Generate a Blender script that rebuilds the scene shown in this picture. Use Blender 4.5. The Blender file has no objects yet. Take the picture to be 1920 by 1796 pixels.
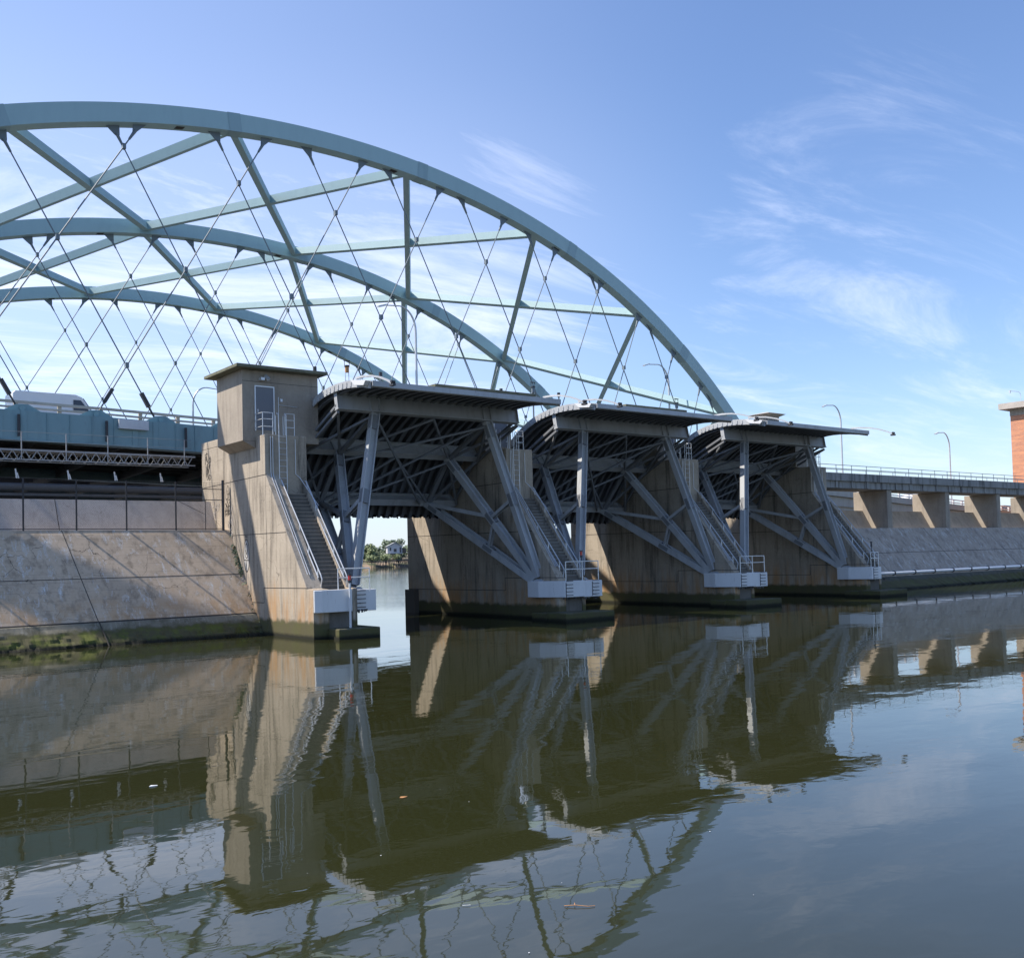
import bpy, bmesh, math, random
from math import sin, cos, tan, radians, pi, atan2, sqrt, hypot
from mathutils import Vector, Matrix
random.seed(7)
sc = bpy.context.scene
COL = sc.collection

# ------------------------------------------------------------------ camera
F_PX, YAW, PITCH, ROLL, CY, CAM_H = 1871.245, radians(37.961), radians(2.075), radians(-1.46), 976.464, 3.624
fw = Vector((sin(YAW)*cos(PITCH), cos(YAW)*cos(PITCH), sin(PITCH)))
r0 = Vector((cos(YAW), -sin(YAW), 0)); u0 = r0.cross(fw)
RR = r0*cos(ROLL) + u0*sin(ROLL); UU = -r0*sin(ROLL) + u0*cos(ROLL)
cd = bpy.data.cameras.new('camera'); cam = bpy.data.objects.new('camera', cd); COL.objects.link(cam)
m = Matrix.Identity(4)
for i in range(3):
    m[i][0] = RR[i]; m[i][1] = UU[i]; m[i][2] = -fw[i]
m.translation = (0, 0, CAM_H)
cam.matrix_world = m
cd.sensor_fit = 'HORIZONTAL'; cd.sensor_width = 36; cd.lens = F_PX/1920*36
cd.shift_y = (CY-898)/1920; cd.clip_start = .1; cd.clip_end = 6000
sc.camera = cam

# ------------------------------------------------------------------ light
SUN_AZ, SUN_EL = radians(-52.5), radians(50.5)          # azimuth from +Y towards +X
to_sun = Vector((sin(SUN_AZ)*cos(SUN_EL), cos(SUN_AZ)*cos(SUN_EL), sin(SUN_EL)))
ld = bpy.data.lights.new('sun', 'SUN'); ld.energy = 5.0; ld.angle = radians(.53); ld.color = (1, .925, .82)
sun = bpy.data.objects.new('sun', ld); COL.objects.link(sun)
sun.rotation_euler = to_sun.to_track_quat('Z', 'Y').to_euler(); sun.location = (-30, 30, 60)
w = bpy.data.worlds.new('World'); sc.world = w; w.use_nodes = True
sc.view_settings.view_transform = 'Standard'; sc.view_settings.look = 'None'
sc.view_settings.exposure = .58; sc.view_settings.gamma = 1

class NT:
    """small helper to write node trees"""
    def __init__(s, nt): s.t = nt; s.n = nt.nodes; s.l = nt.links
    def node(s, kind, ins=None, **kw):
        n = s.n.new(kind)
        for k, v in kw.items(): setattr(n, k, v)
        for k, v in (ins or {}).items(): s.put(n, k, v)
        return n
    def put(s, n, k, v):
        if hasattr(v, 'bl_idname') and hasattr(v, 'outputs'): v = v.outputs[0]
        if isinstance(v, bpy.types.NodeSocket): s.l.new(v, n.inputs[k])
        else:
            if isinstance(v, tuple) and len(v) == 3 and n.inputs[k].type == 'RGBA': v = v+(1,)
            n.inputs[k].default_value = v
    def math(s, op, a, b=0., c=None, clamp=False):
        n = s.node('ShaderNodeMath', {0: a, 1: b}, operation=op, use_clamp=clamp)
        if c is not None: s.put(n, 2, c)
        return n.outputs[0]
    def vmath(s, op, a, b=(0, 0, 0)):
        n = s.node('ShaderNodeVectorMath', {0: a, 1: b}, operation=op)
        return n.outputs['Value'] if op == 'DOT_PRODUCT' else n.outputs[0]
    def step(s, x, a, b, lo=0., hi=1.):
        n = s.node('ShaderNodeMapRange', {'Value': x, 'From Min': a, 'From Max': b, 'To Min': lo, 'To Max': hi}, interpolation_type='SMOOTHSTEP')
        return n.outputs[0]
    def noise(s, vec, scale, detail=4., rough=.5, dist=0.):
        n = s.node('ShaderNodeTexNoise', {'Vector': vec, 'Scale': scale, 'Detail': detail, 'Roughness': rough, 'Distortion': dist})
        return n.outputs['Fac']
    def mix(s, f, a, b):
        n = s.node('ShaderNodeMix', data_type='RGBA')
        s.put(n, 0, f); s.put(n, 6, a); s.put(n, 7, b)
        return n.outputs[2]

wt = NT(w.node_tree); wt.n.clear()
sky = wt.node('ShaderNodeTexSky', sky_type='NISHITA', sun_disc=False, sun_elevation=SUN_EL, sun_rotation=SUN_AZ,
              air_density=1.15, dust_density=.3, ozone_density=3.5, altitude=0)
tc = wt.node('ShaderNodeTexCoord'); d = tc.outputs['Generated']
sep = wt.node('ShaderNodeSeparateXYZ', {0: d}); dz = wt.math('MAXIMUM', sep.outputs[2], .0)
den = wt.math('ADD', dz, .10)
pv = wt.node('ShaderNodeCombineXYZ', {0: wt.math('DIVIDE', sep.outputs[0], den), 1: wt.math('DIVIDE', sep.outputs[1], den), 2: 0.}).outputs[0]
mp = wt.node('ShaderNodeMapping', {'Vector': pv, 'Rotation': (0, 0, radians(28)), 'Scale': (.6, 1.7, 1)}).outputs[0]
wisp = wt.noise(mp, 1.5, 12., .68, .7)
big = wt.noise(pv, .42, 4., .5, .3)
cl = wt.math('ADD', wt.math('MULTIPLY', wisp, .72), wt.math('MULTIPLY', big, .28))
def around(v, a, b): return wt.step(wt.vmath('DOT_PRODUCT', d, Vector(v).normalized()[:]), a, b)
m1 = wt.math('MULTIPLY', around((.24, .95, .21), .79, .955), wt.step(sep.outputs[2], .50, .30))
m2 = around((.86, .50, .05), .93, .995)
m3 = around((.815, .50, .285), .972, .9975)
msk = wt.math('MAXIMUM', m1, wt.math('MAXIMUM', wt.math('MULTIPLY', m2, .60), wt.math('MULTIPLY', m3, .55)))
thr = wt.math('SUBTRACT', .66, wt.math('MULTIPLY', msk, .285))
cov = wt.math('MULTIPLY', wt.step(wt.math('SUBTRACT', cl, thr), -.05, .30), .84)
veil = wt.math('ADD', wt.math('MULTIPLY', m1, .14), wt.math('MULTIPLY', around((-.15, .88, .42), .55, .99), .14))
cov = wt.math('MULTIPLY', wt.math('MAXIMUM', cov, veil), wt.step(sep.outputs[2], .03, .11))
haze = wt.step(sep.outputs[2], .13, -.01, 0., .50)
skyc = wt.mix(haze, sky.outputs[0], (4.2, 5.3, 6.3))
skyc = wt.mix(cov, skyc, (7.0, 7.3, 7.7))
skyc = wt.node('ShaderNodeVectorMath', {0: skyc, 1: (.93, .955, 1.10)}, operation='MULTIPLY').outputs[0]
bg = wt.node('ShaderNodeBackground', {'Color': skyc, 'Strength': .118})
wt.l.new(bg.outputs[0], wt.node('ShaderNodeOutputWorld').inputs[0])

# ------------------------------------------------------------------ mesh + object helpers
class MB:
    def __init__(s): s.v = []; s.f = []; s.smooth = False
    def add(s, vs, fs):
        o = len(s.v); s.v += [tuple(v) for v in vs]; s.f += [tuple(i+o for i in f) for f in fs]; return s
    def box(s, x0, x1, y0, y1, z0, z1):
        return s.add([(x0, y0, z0), (x1, y0, z0), (x1, y1, z0), (x0, y1, z0), (x0, y0, z1), (x1, y0, z1), (x1, y1, z1), (x0, y1, z1)],
                     [(0, 3, 2, 1), (4, 5, 6, 7), (0, 1, 5, 4), (1, 2, 6, 5), (2, 3, 7, 6), (3, 0, 4, 7)])
    def bar(s, p, q, a, wa, wb, oa=0., ob=0.):
        """oriented box from p to q; a = rough direction of the first cross axis"""
        p = Vector(p); q = Vector(q); t = (q-p).normalized(); a = Vector(a); a = (a - t*a.dot(t)).normalized(); b = t.cross(a)
        vs = []
        for e in (p, q):
            for sa, sb in ((-1, -1), (1, -1), (1, 1), (-1, 1)):
                vs.append(e + a*(oa+sa*wa/2) + b*(ob+sb*wb/2))
        return s.add(vs, [(0, 1, 2, 3), (7, 6, 5, 4), (0, 4, 5, 1), (1, 5, 6, 2), (2, 6, 7, 3), (3, 7, 4, 0)])
    def ibeam(s, p, q, a, depth, width, tf=.035, tw=.025):
        """a = normal of the flanges"""
        s.bar(p, q, a, tf, width, oa=depth/2-tf/2); s.bar(p, q, a, tf, width, oa=-depth/2+tf/2)
        return s.bar(p, q, a, depth-2*tf, tw)
    def tube(s, pts, r, n=6, r2=None):
        pts = [Vector(p) for p in pts]; k = len(pts); o = len(s.v); prev = None
        for i, p in enumerate(pts):
            t = ((pts[min(i+1, k-1)]-pts[max(i-1, 0)])).normalized()
            a = Vector((0, 0, 1)) if abs(t.z) < .9 else Vector((1, 0, 0))
            if prev is not None: a = prev
            a = (a - t*a.dot(t)).normalized(); prev = a; b = t.cross(a)
            rr = r if r2 is None else r + (r2-r)*i/(k-1)
            for j in range(n):
                th = 2*pi*j/n; s.v.append(tuple(p + a*cos(th)*rr + b*sin(th)*rr))
        for i in range(k-1):
            for j in range(n):
                s.f.append((o+i*n+j, o+i*n+(j+1) % n, o+(i+1)*n+(j+1) % n, o+(i+1)*n+j))
        s.f.append(tuple(o+j for j in range(n))[::-1]); s.f.append(tuple(o+(k-1)*n+j for j in range(n)))
        return s
    def prism(s, poly, axis, a, b):
        """poly of 2-D points, extruded along axis from a to b. axis X: (y,z); Y: (x,z); Z: (x,y)"""
        n = len(poly); vs = []
        for e in (a, b):
            for p in poly:
                vs.append({'X': (e, p[0], p[1]), 'Y': (p[0], e, p[1]), 'Z': (p[0], p[1], e)}[axis])
        return s.add(vs, [tuple(range(n))[::-1], tuple(range(n, 2*n))] + [(i, (i+1) % n, n+(i+1) % n, n+i) for i in range(n)])
    def strip(s, rows):
        """surface through rows of equal length"""
        o = len(s.v); n = len(rows[0])
        for r in rows: s.v += [tuple(p) for p in r]
        for i in range(len(rows)-1):
            for j in range(n-1): s.f.append((o+i*n+j, o+i*n+j+1, o+(i+1)*n+j+1, o+(i+1)*n+j))
        return s
    def sheet(s, prof_o, prof_i, x0, x1):
        """closed thick sheet from two YZ profiles between x0 and x1"""
        return s.prism(list(prof_o)+list(prof_i)[::-1], 'X', x0, x1)
    def build(s, name, mat, parent=None, bevel=0, smooth=False, label=None):
        me = bpy.data.meshes.new(name)
        off = Vector((0, 0, 0)); p = parent
        while p is not None: off += p.location; p = p.parent
        me.from_pydata([tuple(Vector(v)-off) for v in s.v], [], s.f); me.materials.append(mat)
        bm = bmesh.new(); bm.from_mesh(me); bmesh.ops.recalc_face_normals(bm, faces=bm.faces); bm.to_mesh(me); bm.free()
        if smooth:
            for f in me.polygons: f.use_smooth = True
        o = bpy.data.objects.new(name, me); COL.objects.link(o)
        if parent is not None: o.parent = parent
        if bevel:
            md = o.modifiers.new('bevel', 'BEVEL'); md.width = bevel; md.segments = 2; md.limit_method = 'ANGLE'
        if label: o['label'] = label
        return o
def thing(name, loc, label, cat, group=None):
    o = bpy.data.objects.new(name, None); COL.objects.link(o); o.location = loc; o.empty_display_size = .3
    return tag(o, label, cat, group)
def tag(o, label=None, cat=None, group=None, kind=None):
    if label: o['label'] = label
    if cat: o['category'] = cat
    if group: o['group'] = group
    if kind: o['kind'] = kind
    return o
def copy_tree(o, parent=None):
    c = o.copy(); COL.objects.link(c); c.parent = parent
    for ch in list(o.children): copy_tree(ch, c)
    return c

# ------------------------------------------------------------------ materials
def new_mat(name):
    mt = bpy.data.materials.new(name); mt.use_nodes = True; t = NT(mt.node_tree); t.n.clear()
    out = t.node('ShaderNodeOutputMaterial'); b = t.node('ShaderNodeBsdfPrincipled')
    t.l.new(b.outputs[0], out.inputs[0]); return mt, t, b
def pos(t): return t.node('ShaderNodeNewGeometry').outputs['Position']
def scaled(t, v, sx, sy, sz): return t.vmath('MULTIPLY', v, (sx, sy, sz))
def bump(t, b, h, strength=.3, dist=.02):
    n = t.node('ShaderNodeBump', {'Height': h, 'Strength': strength, 'Distance': dist}); t.l.new(n.outputs[0], b.inputs['Normal'])

def concrete(name, base, dark, streak=.6, rust=0., moss=0., moss_top=1.0, splash=0., boards=.0, damp=None, green=.25, crack=0.):
    mt, t, b = new_mat(name); p = pos(t); z = t.node('ShaderNodeSeparateXYZ', {0: p}).outputs[2]
    n1 = t.noise(scaled(t, p, 1, 1, .10), 2.2, 6., .65); n2 = t.noise(p, .55, 5., .6); n3 = t.noise(p, 9., 6., .7)
    c = t.mix(t.step(n2, .35, .7), base, tuple(x*.80 for x in base))
    c = t.mix(t.math('MULTIPLY', t.step(n1, .47, .68), streak), c, dark)
    c = t.mix(t.math('MULTIPLY', t.step(n3, .35, .75), .22), c, tuple(min(1, x*1.35) for x in base))
    if splash:
        q = scaled(t, p, 1.7, .6, .55); s1 = t.noise(q, 2.3, 8., .68, .4); s2 = t.noise(p, .6, 2.)
        ring = t.step(t.math('ABSOLUTE', t.math('SUBTRACT', s1, .58)), .020, .004)
        blob = t.step(s1, .61, .65)
        f = t.math('MULTIPLY', t.math('MAXIMUM', t.math('MULTIPLY', ring, .85), blob), t.step(s2, .34, .50))
        c = t.mix(t.math('MULTIPLY', f, splash), c, (.62, .60, .56))
    if boards:
        zz = t.math('FRACT', t.math('MULTIPLY', z, 1/.42)); ln = t.step(t.math('ABSOLUTE', t.math('SUBTRACT', zz, .5)), .475, .5)
        c = t.mix(t.math('MULTIPLY', t.math('MULTIPLY', ln, boards), t.step(n2, .3, .6)), c, dark)
    if crack:
        wv = t.node('ShaderNodeVectorMath', {0: p, 1: t.node('ShaderNodeTexNoise', {'Vector': p, 'Scale': 1.1, 'Detail': 5.}).outputs['Color']}, operation='ADD').outputs[0]
        vo = t.node('ShaderNodeTexVoronoi', {'Vector': scaled(t, wv, .75, .75, .6), 'Scale': 1.}, feature='DISTANCE_TO_EDGE').outputs['Distance']
        k_ = t.math('MULTIPLY', t.step(vo, .010, .003), t.step(t.noise(p, .5, 3.), .50, .62))
        c = t.mix(t.math('MULTIPLY', k_, crack), c, tuple(x*.30 for x in dark))
        run = t.math('MULTIPLY', t.step(t.noise(scaled(t, p, 5.5, 5.5, .22), 1., 5., .6), .60, .72), .5)
        c = t.mix(t.math('MULTIPLY', run, crack), c, dark)
    if rust:
        r = t.math('MULTIPLY', t.step(t.math('ADD', z, t.math('MULTIPLY', n1, 3.2)), 4.6, 2.6), t.step(t.noise(scaled(t, p, 1, 1, .16), 1.4, 6., .7), .40, .62))
        c = t.mix(t.math('MULTIPLY', r, rust), c, (.42, .22, .075))
    if damp is not None:
        c = t.mix(t.step(t.math('ADD', z, t.math('MULTIPLY', n3, .5)), damp+.35, damp+.05), c, tuple(x*.45 for x in base))
    if moss:
        zz = t.math('ADD', z, t.math('MULTIPLY', t.noise(p, 1.6, 5., .6), .55))
        c = t.mix(t.math('MULTIPLY', t.step(zz, moss_top+.42, moss_top+.16), moss), c, (.085, .078, .040))
        g = t.math('MULTIPLY', t.step(t.noise(p, 1.1, 6., .65), .42, .62), t.step(zz, moss_top+.30, moss_top+.12))
        c = t.mix(t.math('MULTIPLY', g, green), c, (.105, .12, .025))
        c = t.mix(t.step(t.math('ADD', z, t.math('MULTIPLY', n3, .2)), .36, .16), c, (.018, .018, .012))
    t.put(b, 'Base Color', c); t.put(b, 'Roughness', .88); t.put(b, 'Specular IOR Level', .25)
    bump(t, b, t.math('ADD', n3, t.math('MULTIPLY', n1, .6)), .35, .02)
    return mt

def paint(name, col, rough=.42, dirt=.25, dirtcol=(.10, .09, .08), rust=0., metal=0.):
    mt, t, b = new_mat(name); p = pos(t)
    n1 = t.noise(scaled(t, p, 1, 1, .25), 1.6, 6., .65); n2 = t.noise(p, 14., 4., .6)
    c = t.mix(t.math('MULTIPLY', t.step(n1, .42, .75), dirt), col, dirtcol)
    c = t.mix(t.math('MULTIPLY', t.step(n2, .45, .8), .15), c, tuple(x*.7 for x in col))
    if rust: c = t.mix(t.math('MULTIPLY', t.step(t.noise(scaled(t, p, 3, 3, .9), 2.3, 7., .7), .60, .68), rust), c, (.12, .045, .02))
    t.put(b, 'Base Color', c); t.put(b, 'Roughness', rough); t.put(b, 'Metallic', metal)
    bump(t, b, n2, .12, .004)
    return mt

M = {}
M['pier'] = concrete('pier_concrete', (.42, .36, .285), (.13, .112, .09), .85, rust=.7, crack=.5, boards=.3, moss=.97, moss_top=.80)
M['pier_up'] = concrete('house_concrete', (.37, .32, .26), (.19, .16, .135), .5, crack=.25)
M['slope'] = concrete('slope_concrete', (.55, .43, .31), (.17, .13, .09), .6, splash=1., boards=.7, rust=.5, crack=.8)
M['slope_low'] = concrete('mossy_concrete', (.22, .20, .15), (.07, .065, .04), .6, moss=1., moss_top=.72, splash=.25, green=.85)
M['toe_r'] = concrete('dark_wet_concrete', (.10, .095, .075), (.04, .038, .03), .6, moss=1., moss_top=.75, green=.3)
M['foot'] = concrete('footing_concrete', (.16, .15, .11), (.05, .045, .035), .6, moss=1., moss_top=.5, green=.3)
M['slope_r'] = concrete('grey_slope_concrete', (.44, .365, .295), (.20, .165, .135), .7, splash=1., boards=.6, crack=.6)
M['wall'] = concrete('parapet_concrete', (.50, .45, .40), (.30, .27, .24), .45, crack=.3)
M['beam'] = concrete('weathered_beam_concrete', (.33, .32, .30), (.055, .052, .05), .95)
M['roof'] = concrete('mossy_roof_slab', (.17, .17, .12), (.06, .065, .045), .6)
M['stair'] = concrete('riser_shade_concrete', (.16, .145, .125), (.07, .065, .055), .5)  # shade on the risers is put into this dark base
M['joint'] = paint('joint_dark', (.045, .04, .035), .9, .1)
M['steel'] = paint('grey_gate_paint', (.43, .445, .46), .45, .45, (.22, .21, .20), rust=.25)
M['brace'] = paint('shade_dark_brace_paint', (.19, .20, .215), .5, .45, (.14, .13, .13), rust=.2)  # shade inside the gates is put into this darker grey
M['skin'] = paint('shade_dark_skin_paint', (.16, .17, .19), .5, .5, (.12, .12, .13))  # gate grey lowered so the colour carries the interior shade
M['white'] = paint('weathered_white_paint', (.66, .67, .68), .35, .30, (.42, .42, .42), rust=.35)
M['rail'] = paint('galvanised_rail', (.62, .64, .66), .35, .1, metal=.35)
M['teal'] = paint('teal_girder_paint', (.20, .33, .36), .5, .4, (.13, .20, .22), rust=.2)
M['lattice'] = paint('dull_lattice_grey', (.36, .37, .38), .5, .3)
M['arch'] = paint('pale_teal_arch_paint', (.35, .50, .52), .6, .28, (.26, .39, .42))
M['splice'] = paint('splice_teal', (.29, .42, .45), .6, .3, (.17, .26, .29))
M['cable'] = paint('cable_grey', (.15, .19, .22), .6, .1)
M['dark'] = paint('dark_metal', (.035, .035, .04), .5, .1)
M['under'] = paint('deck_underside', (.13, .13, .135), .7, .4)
M['pipe'] = paint('white_pipe_plastic', (.74, .75, .76), .35, .15, (.4, .38, .35))
M['red'] = paint('red_lens', (.45, .02, .02), .2, 0)
M['door'] = paint('grey_door_paint', (.16, .17, .19), .5, .1)
M['rubber'] = paint('dark_rubber', (.02, .02, .022), .7, 0)
M['wood'] = paint('wharf_timber', (.10, .085, .07), .8, .4)
M['asphalt'] = paint('asphalt', (.06, .06, .062), .85, .3)
M['louver'] = paint('dark_glass', (.04, .05, .07), .15, 0)
M['lamp'] = paint('lamp_grey', (.58, .60, .62), .4, 0, metal=.3)
M['sidewhite'] = paint('van_white', (.78, .79, .80), .25, .03)
M['sidinggrey'] = paint('house_siding', (.50, .49, .50), .7, .2)
M['roofgrey'] = paint('house_roof', (.34, .35, .36), .8, .2)

# water
mt, t, b = new_mat('river_water'); p = pos(t); M['water'] = mt
n1 = t.noise(scaled(t, p, .55, 1.0, 1), .75, 2., .45, .4); n2 = t.noise(scaled(t, p, 1.0, 1.6, 1), 2.1, 2., .5, .6)
n3 = t.noise(p, .14, 2., .5); n4 = t.noise(p, 7.5, 2., .5)
sy = t.node('ShaderNodeSeparateXYZ', {0: p}); far = t.step(sy.outputs[1], 55., 75., 0., 1.)
h = t.math('ADD', t.math('MULTIPLY', n1, .026), t.math('MULTIPLY', n2, .0045))
h = t.math('ADD', h, t.math('MULTIPLY', n4, t.math('MULTIPLY', far, .03)))
h = t.math('MULTIPLY', h, t.step(n3, .25, .75, .55, 1.15))
t.put(b, 'Base Color', t.mix(n3, (.020, .023, .008), (.026, .027, .010)))
t.put(b, 'Roughness', .02); t.put(b, 'IOR', 1.6)
bp_ = t.node('ShaderNodeBump', {'Height': h, 'Strength': 1., 'Distance': .32}); t.l.new(bp_.outputs[0], b.inputs['Normal'])

# brick
mt, t, b = new_mat('orange_brick'); p = pos(t); M['brick'] = mt
q = t.node('ShaderNodeSeparateXYZ', {0: p}); v = t.node('ShaderNodeCombineXYZ', {0: t.math('ADD', q.outputs[0], q.outputs[1]), 1: q.outputs[2], 2: 0.})
br = t.node('ShaderNodeTexBrick', {'Vector': v, 'Color1': (.55, .17, .075, 1), 'Color2': (.40, .115, .055, 1), 'Mortar': (.45, .33, .25, 1), 'Scale': 1., 'Mortar Size': .012, 'Brick Width': .24, 'Row Height': .08})
c = t.mix(t.step(t.noise(scaled(t, p, .25, .25, 1.6), 1.6, 6., .7), .35, .7), br.outputs[0], (.66, .30, .16))
t.put(b, 'Base Color', c); t.put(b, 'Roughness', .85); bump(t, b, br.outputs['Fac'], .3, .01)
# land + foliage
mt, t, b = new_mat('bank_ground'); p = pos(t); M['ground'] = mt
c = t.mix(t.step(t.noise(p, .15, 6., .6), .4, .6), (.07, .09, .035), (.30, .22, .16)); t.put(b, 'Base Color', c); t.put(b, 'Roughness', .95)
def leaf_mat(name, a, c2):
    mt, t, b = new_mat(name); p = pos(t)
    t.put(b, 'Base Color', t.mix(t.step(t.noise(p, .5, 3.), .3, .7), a, c2)); t.put(b, 'Roughness', .7)
    t.put(b, 'Subsurface Weight', 0.); return mt
M['leaf1'] = leaf_mat('hazed_bright_foliage', (.15, .19, .08), (.22, .26, .12))  # distance haze put into the lightened, greyer greens
M['leaf2'] = leaf_mat('hazed_dark_foliage', (.09, .125, .07), (.13, .17, .09))  # greyed likewise, haze held in the colour
M['leafdry'] = paint('dry_leaf', (.45, .22, .08), .7, .1)

# ------------------------------------------------------------------ setting
wm = MB().add([(-1500, -300, 0), (2500, -300, 0), (2500, 2600, 0), (-1500, 2600, 0)], [(0, 1, 2, 3)])
tag(wm.build('water', M['water']), 'calm dark green river with rippled mirror reflections', 'water', kind='structure')
gm = MB()
rows = []
for i in range(12):
    y = [415, 418, 424, 440, 470, 520, 600, 750, 1000, 1400, 2000, 2500][i]; zz = [-.8, .4, 2.2, 3.0, 3.5, 5, 7, 9, 10, 10, 10, 10][i]
    rows.append([(x, y + (6*sin(x*.03)+4*sin(x*.011) if i < 5 else 0), zz + (0 if i < 3 else .5*sin(x*.05+i))) for x in range(-400, 1800, 20)])
gm.strip(rows); tag(gm.build('far_bank', M['ground'], smooth=True), 'low sandy far bank across the river', 'bank', kind='structure')

# ------------------------------------------------------------------ tainter gates
P = 15.24; TY, TZ = 44.6, 1.9; XL, XR = 24.65, 36.75; XA, XB = 26.98, 34.42
def pol(r, deg, x=0.): return Vector((x, TY+r*cos(radians(deg)), TZ+r*sin(radians(deg))))
prof = [(TY+11.2*cos(radians(a)), TZ+11.2*sin(radians(a))) for a in [24.2+i*2.95 for i in range(14)]]
prof += [(48.9, 12.24), (48.2, 12.47), (47.5, 12.62), (46.7, 12.72), (45.8, 12.76), (44.9, 12.74), (44.0, 12.66), (43.2, 12.54), (42.45, 12.38)]
def offset(pr, d):
    out = []
    for i, p in enumerate(pr):
        a = Vector(pr[max(i-1, 0)]); c = Vector(pr[min(i+1, len(pr)-1)]); t_ = (c-a).normalized(); dd = d(i) if callable(d) else d
        out.append((p[0]+t_.y*dd*-1, p[1]+t_.x*dd))      # + = inward (towards the trunnion)
    return out
# check of direction: moving along the profile goes up/back-to-front; inward normal
_t = Vector(prof[1])-Vector(prof[0]); _in = Vector((TY, TZ))-Vector(prof[0]); _s = 1 if (-_t.y*_in.x+_t.x*_in.y) > 0 else -1
def inward(d): return offset(prof, (lambda i: _s*(d(i) if callable(d) else d)))
NP = len(prof)
g = thing('tainter_gate', ((XL+XR)/2, TY, TZ), 'nearest raised curved steel gate, beside the large sunlit pier with the door', 'flood gate', 'raised curved flood gates')
MB().sheet(prof, inward(.03), XL, XR).build('skin_plate', M['skin'], g)
nr = 21
for i in range(nr):
    x = XL+.30+(XR-XL-.6)*i/(nr-1)
    dep = lambda j: .42 if j < NP-5 else .42-.30*(j-(NP-6))/5
    o = MB().sheet(inward(.031), inward(dep), x-.02, x+.02)
    o.sheet(inward(dep), inward(lambda j: dep(j)+.03), x-.11, x+.11)
    o.build('rib', M['skin'] if True else None, g)
GA = (80.3, 53.8, 32.6); RI, RO = 9.75, 10.68
for gi, a in enumerate(GA):
    o = MB(); x0, x1 = XL+.05, XR-.05
    rd = Vector((0, cos(radians(a)), sin(radians(a)))); tn = Vector((0, -rd.z, rd.y))
    o.bar(pol((RI+RO)/2, a, x0), pol((RI+RO)/2, a, x1), tn, .03, RO-RI-.08)
    for r_, w_ in ((RI+.02, .42), (RO-.02, .34)): o.bar(pol(r_, a, x0), pol(r_, a, x1), tn, w_, .04)
    for x in (x0+.02, XA-.27, XA+.27, XB-.27, XB+.27, x1-.02):
        o.bar(pol(RI+.045, a, x), pol(RO-.045, a, x), (1, 0, 0), .03, .30)
    o.build('girder', M['steel'], g)
    for sgn, xa, xt in ((-1, XA, XL+.02), (1, XB, XR-.02)):
        top = pol(RI-.003, a, xa); bot = pol(.55, a, xt+.0)
        d_ = (top-bot).normalized()
        MB().ibeam(bot, top, (1, 0, 0), .46, .40, .045, .03).build('arm', M['steel'], g)
def node(gi, x, r=RI-.12): return pol(r, GA[gi], x)
def armp(gi, side, f):
    xa, xt = (XA, XL+.02) if side < 0 else (XB, XR-.02)
    return pol(.55, GA[gi], xt).lerp(pol(RI, GA[gi], xa), f)
for s_, xe, xa in ((-1, XL+.12, XA), (1, XR-.12, XB)):
    for (i, fi, j, fj) in ((0, .50, 1, .49), (1, .46, 2, .40)):
        MB().ibeam(armp(i, s_, fi), armp(j, s_, fj), (1, 0, 0), .24, .2, .025, .02).build('strut', M['steel'], g)
    MB().ibeam(armp(1, s_, .50), node(2, xa, RI-.1), (1, 0, 0), .24, .2, .025, .02).build('strut', M['steel'], g)
    for p_, q_ in ((node(0, xe), node(1, xe)), (node(0, xe+.0, RI+.25), node(1, xe, RI+.25)), (node(0, xa), node(1, xe)), (node(0, xe), node(1, xa)),
                   (node(1, xe), node(2, xa)), (node(1, xa), node(2, xe)), (node(1, xe, RI+.2), node(2, xe, RI+.2))):
        MB().bar(p_, q_, (1, 0, 0), .13, .13).build('brace', M['brace'], g)
    MB().bar(node(0, xa, RI-.1), node(1, xa, RI-.1), (1, 0, 0), .28, .16).build('brace', M['brace'], g)
    MB().bar(node(1, xa, RI-.1), node(2, xa, RI-.1), (1, 0, 0), .28, .16).build('brace', M['brace'], g)
for s_, xa in ((-1, XA), (1, XB)):
    for i, f in ((0, .50), (1, .49), (2, .40), (0, .94), (1, .93), (2, .92)):
        c_ = armp(i, s_, f); d_ = (armp(i, s_, f+.03)-c_).normalized(); wd = d_.cross(Vector((1, 0, 0))).normalized()
        MB().bar(c_-d_*.38, c_+d_*.38, (1, 0, 0), .485, .26).build('gusset', M['brace'], g)
xm = (XL+XR)/2
for a_, b_ in ((node(0, xm), node(1, XA)), (node(0, xm), node(1, XB)), (node(1, xm), node(2, XA)), (node(1, xm), node(2, XB)),
               (armp(0, -1, .985), node(2, XB-.6)), (armp(0, 1, .985), node(2, XA+.6)), (armp(0, 1, .97), armp(1, -1, .93)), (armp(1, 1, .97), armp(2, -1, .9))):
    MB().bar(a_, b_, (0, 1, .3), .13, .11).build('brace', M['brace'], g)
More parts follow.
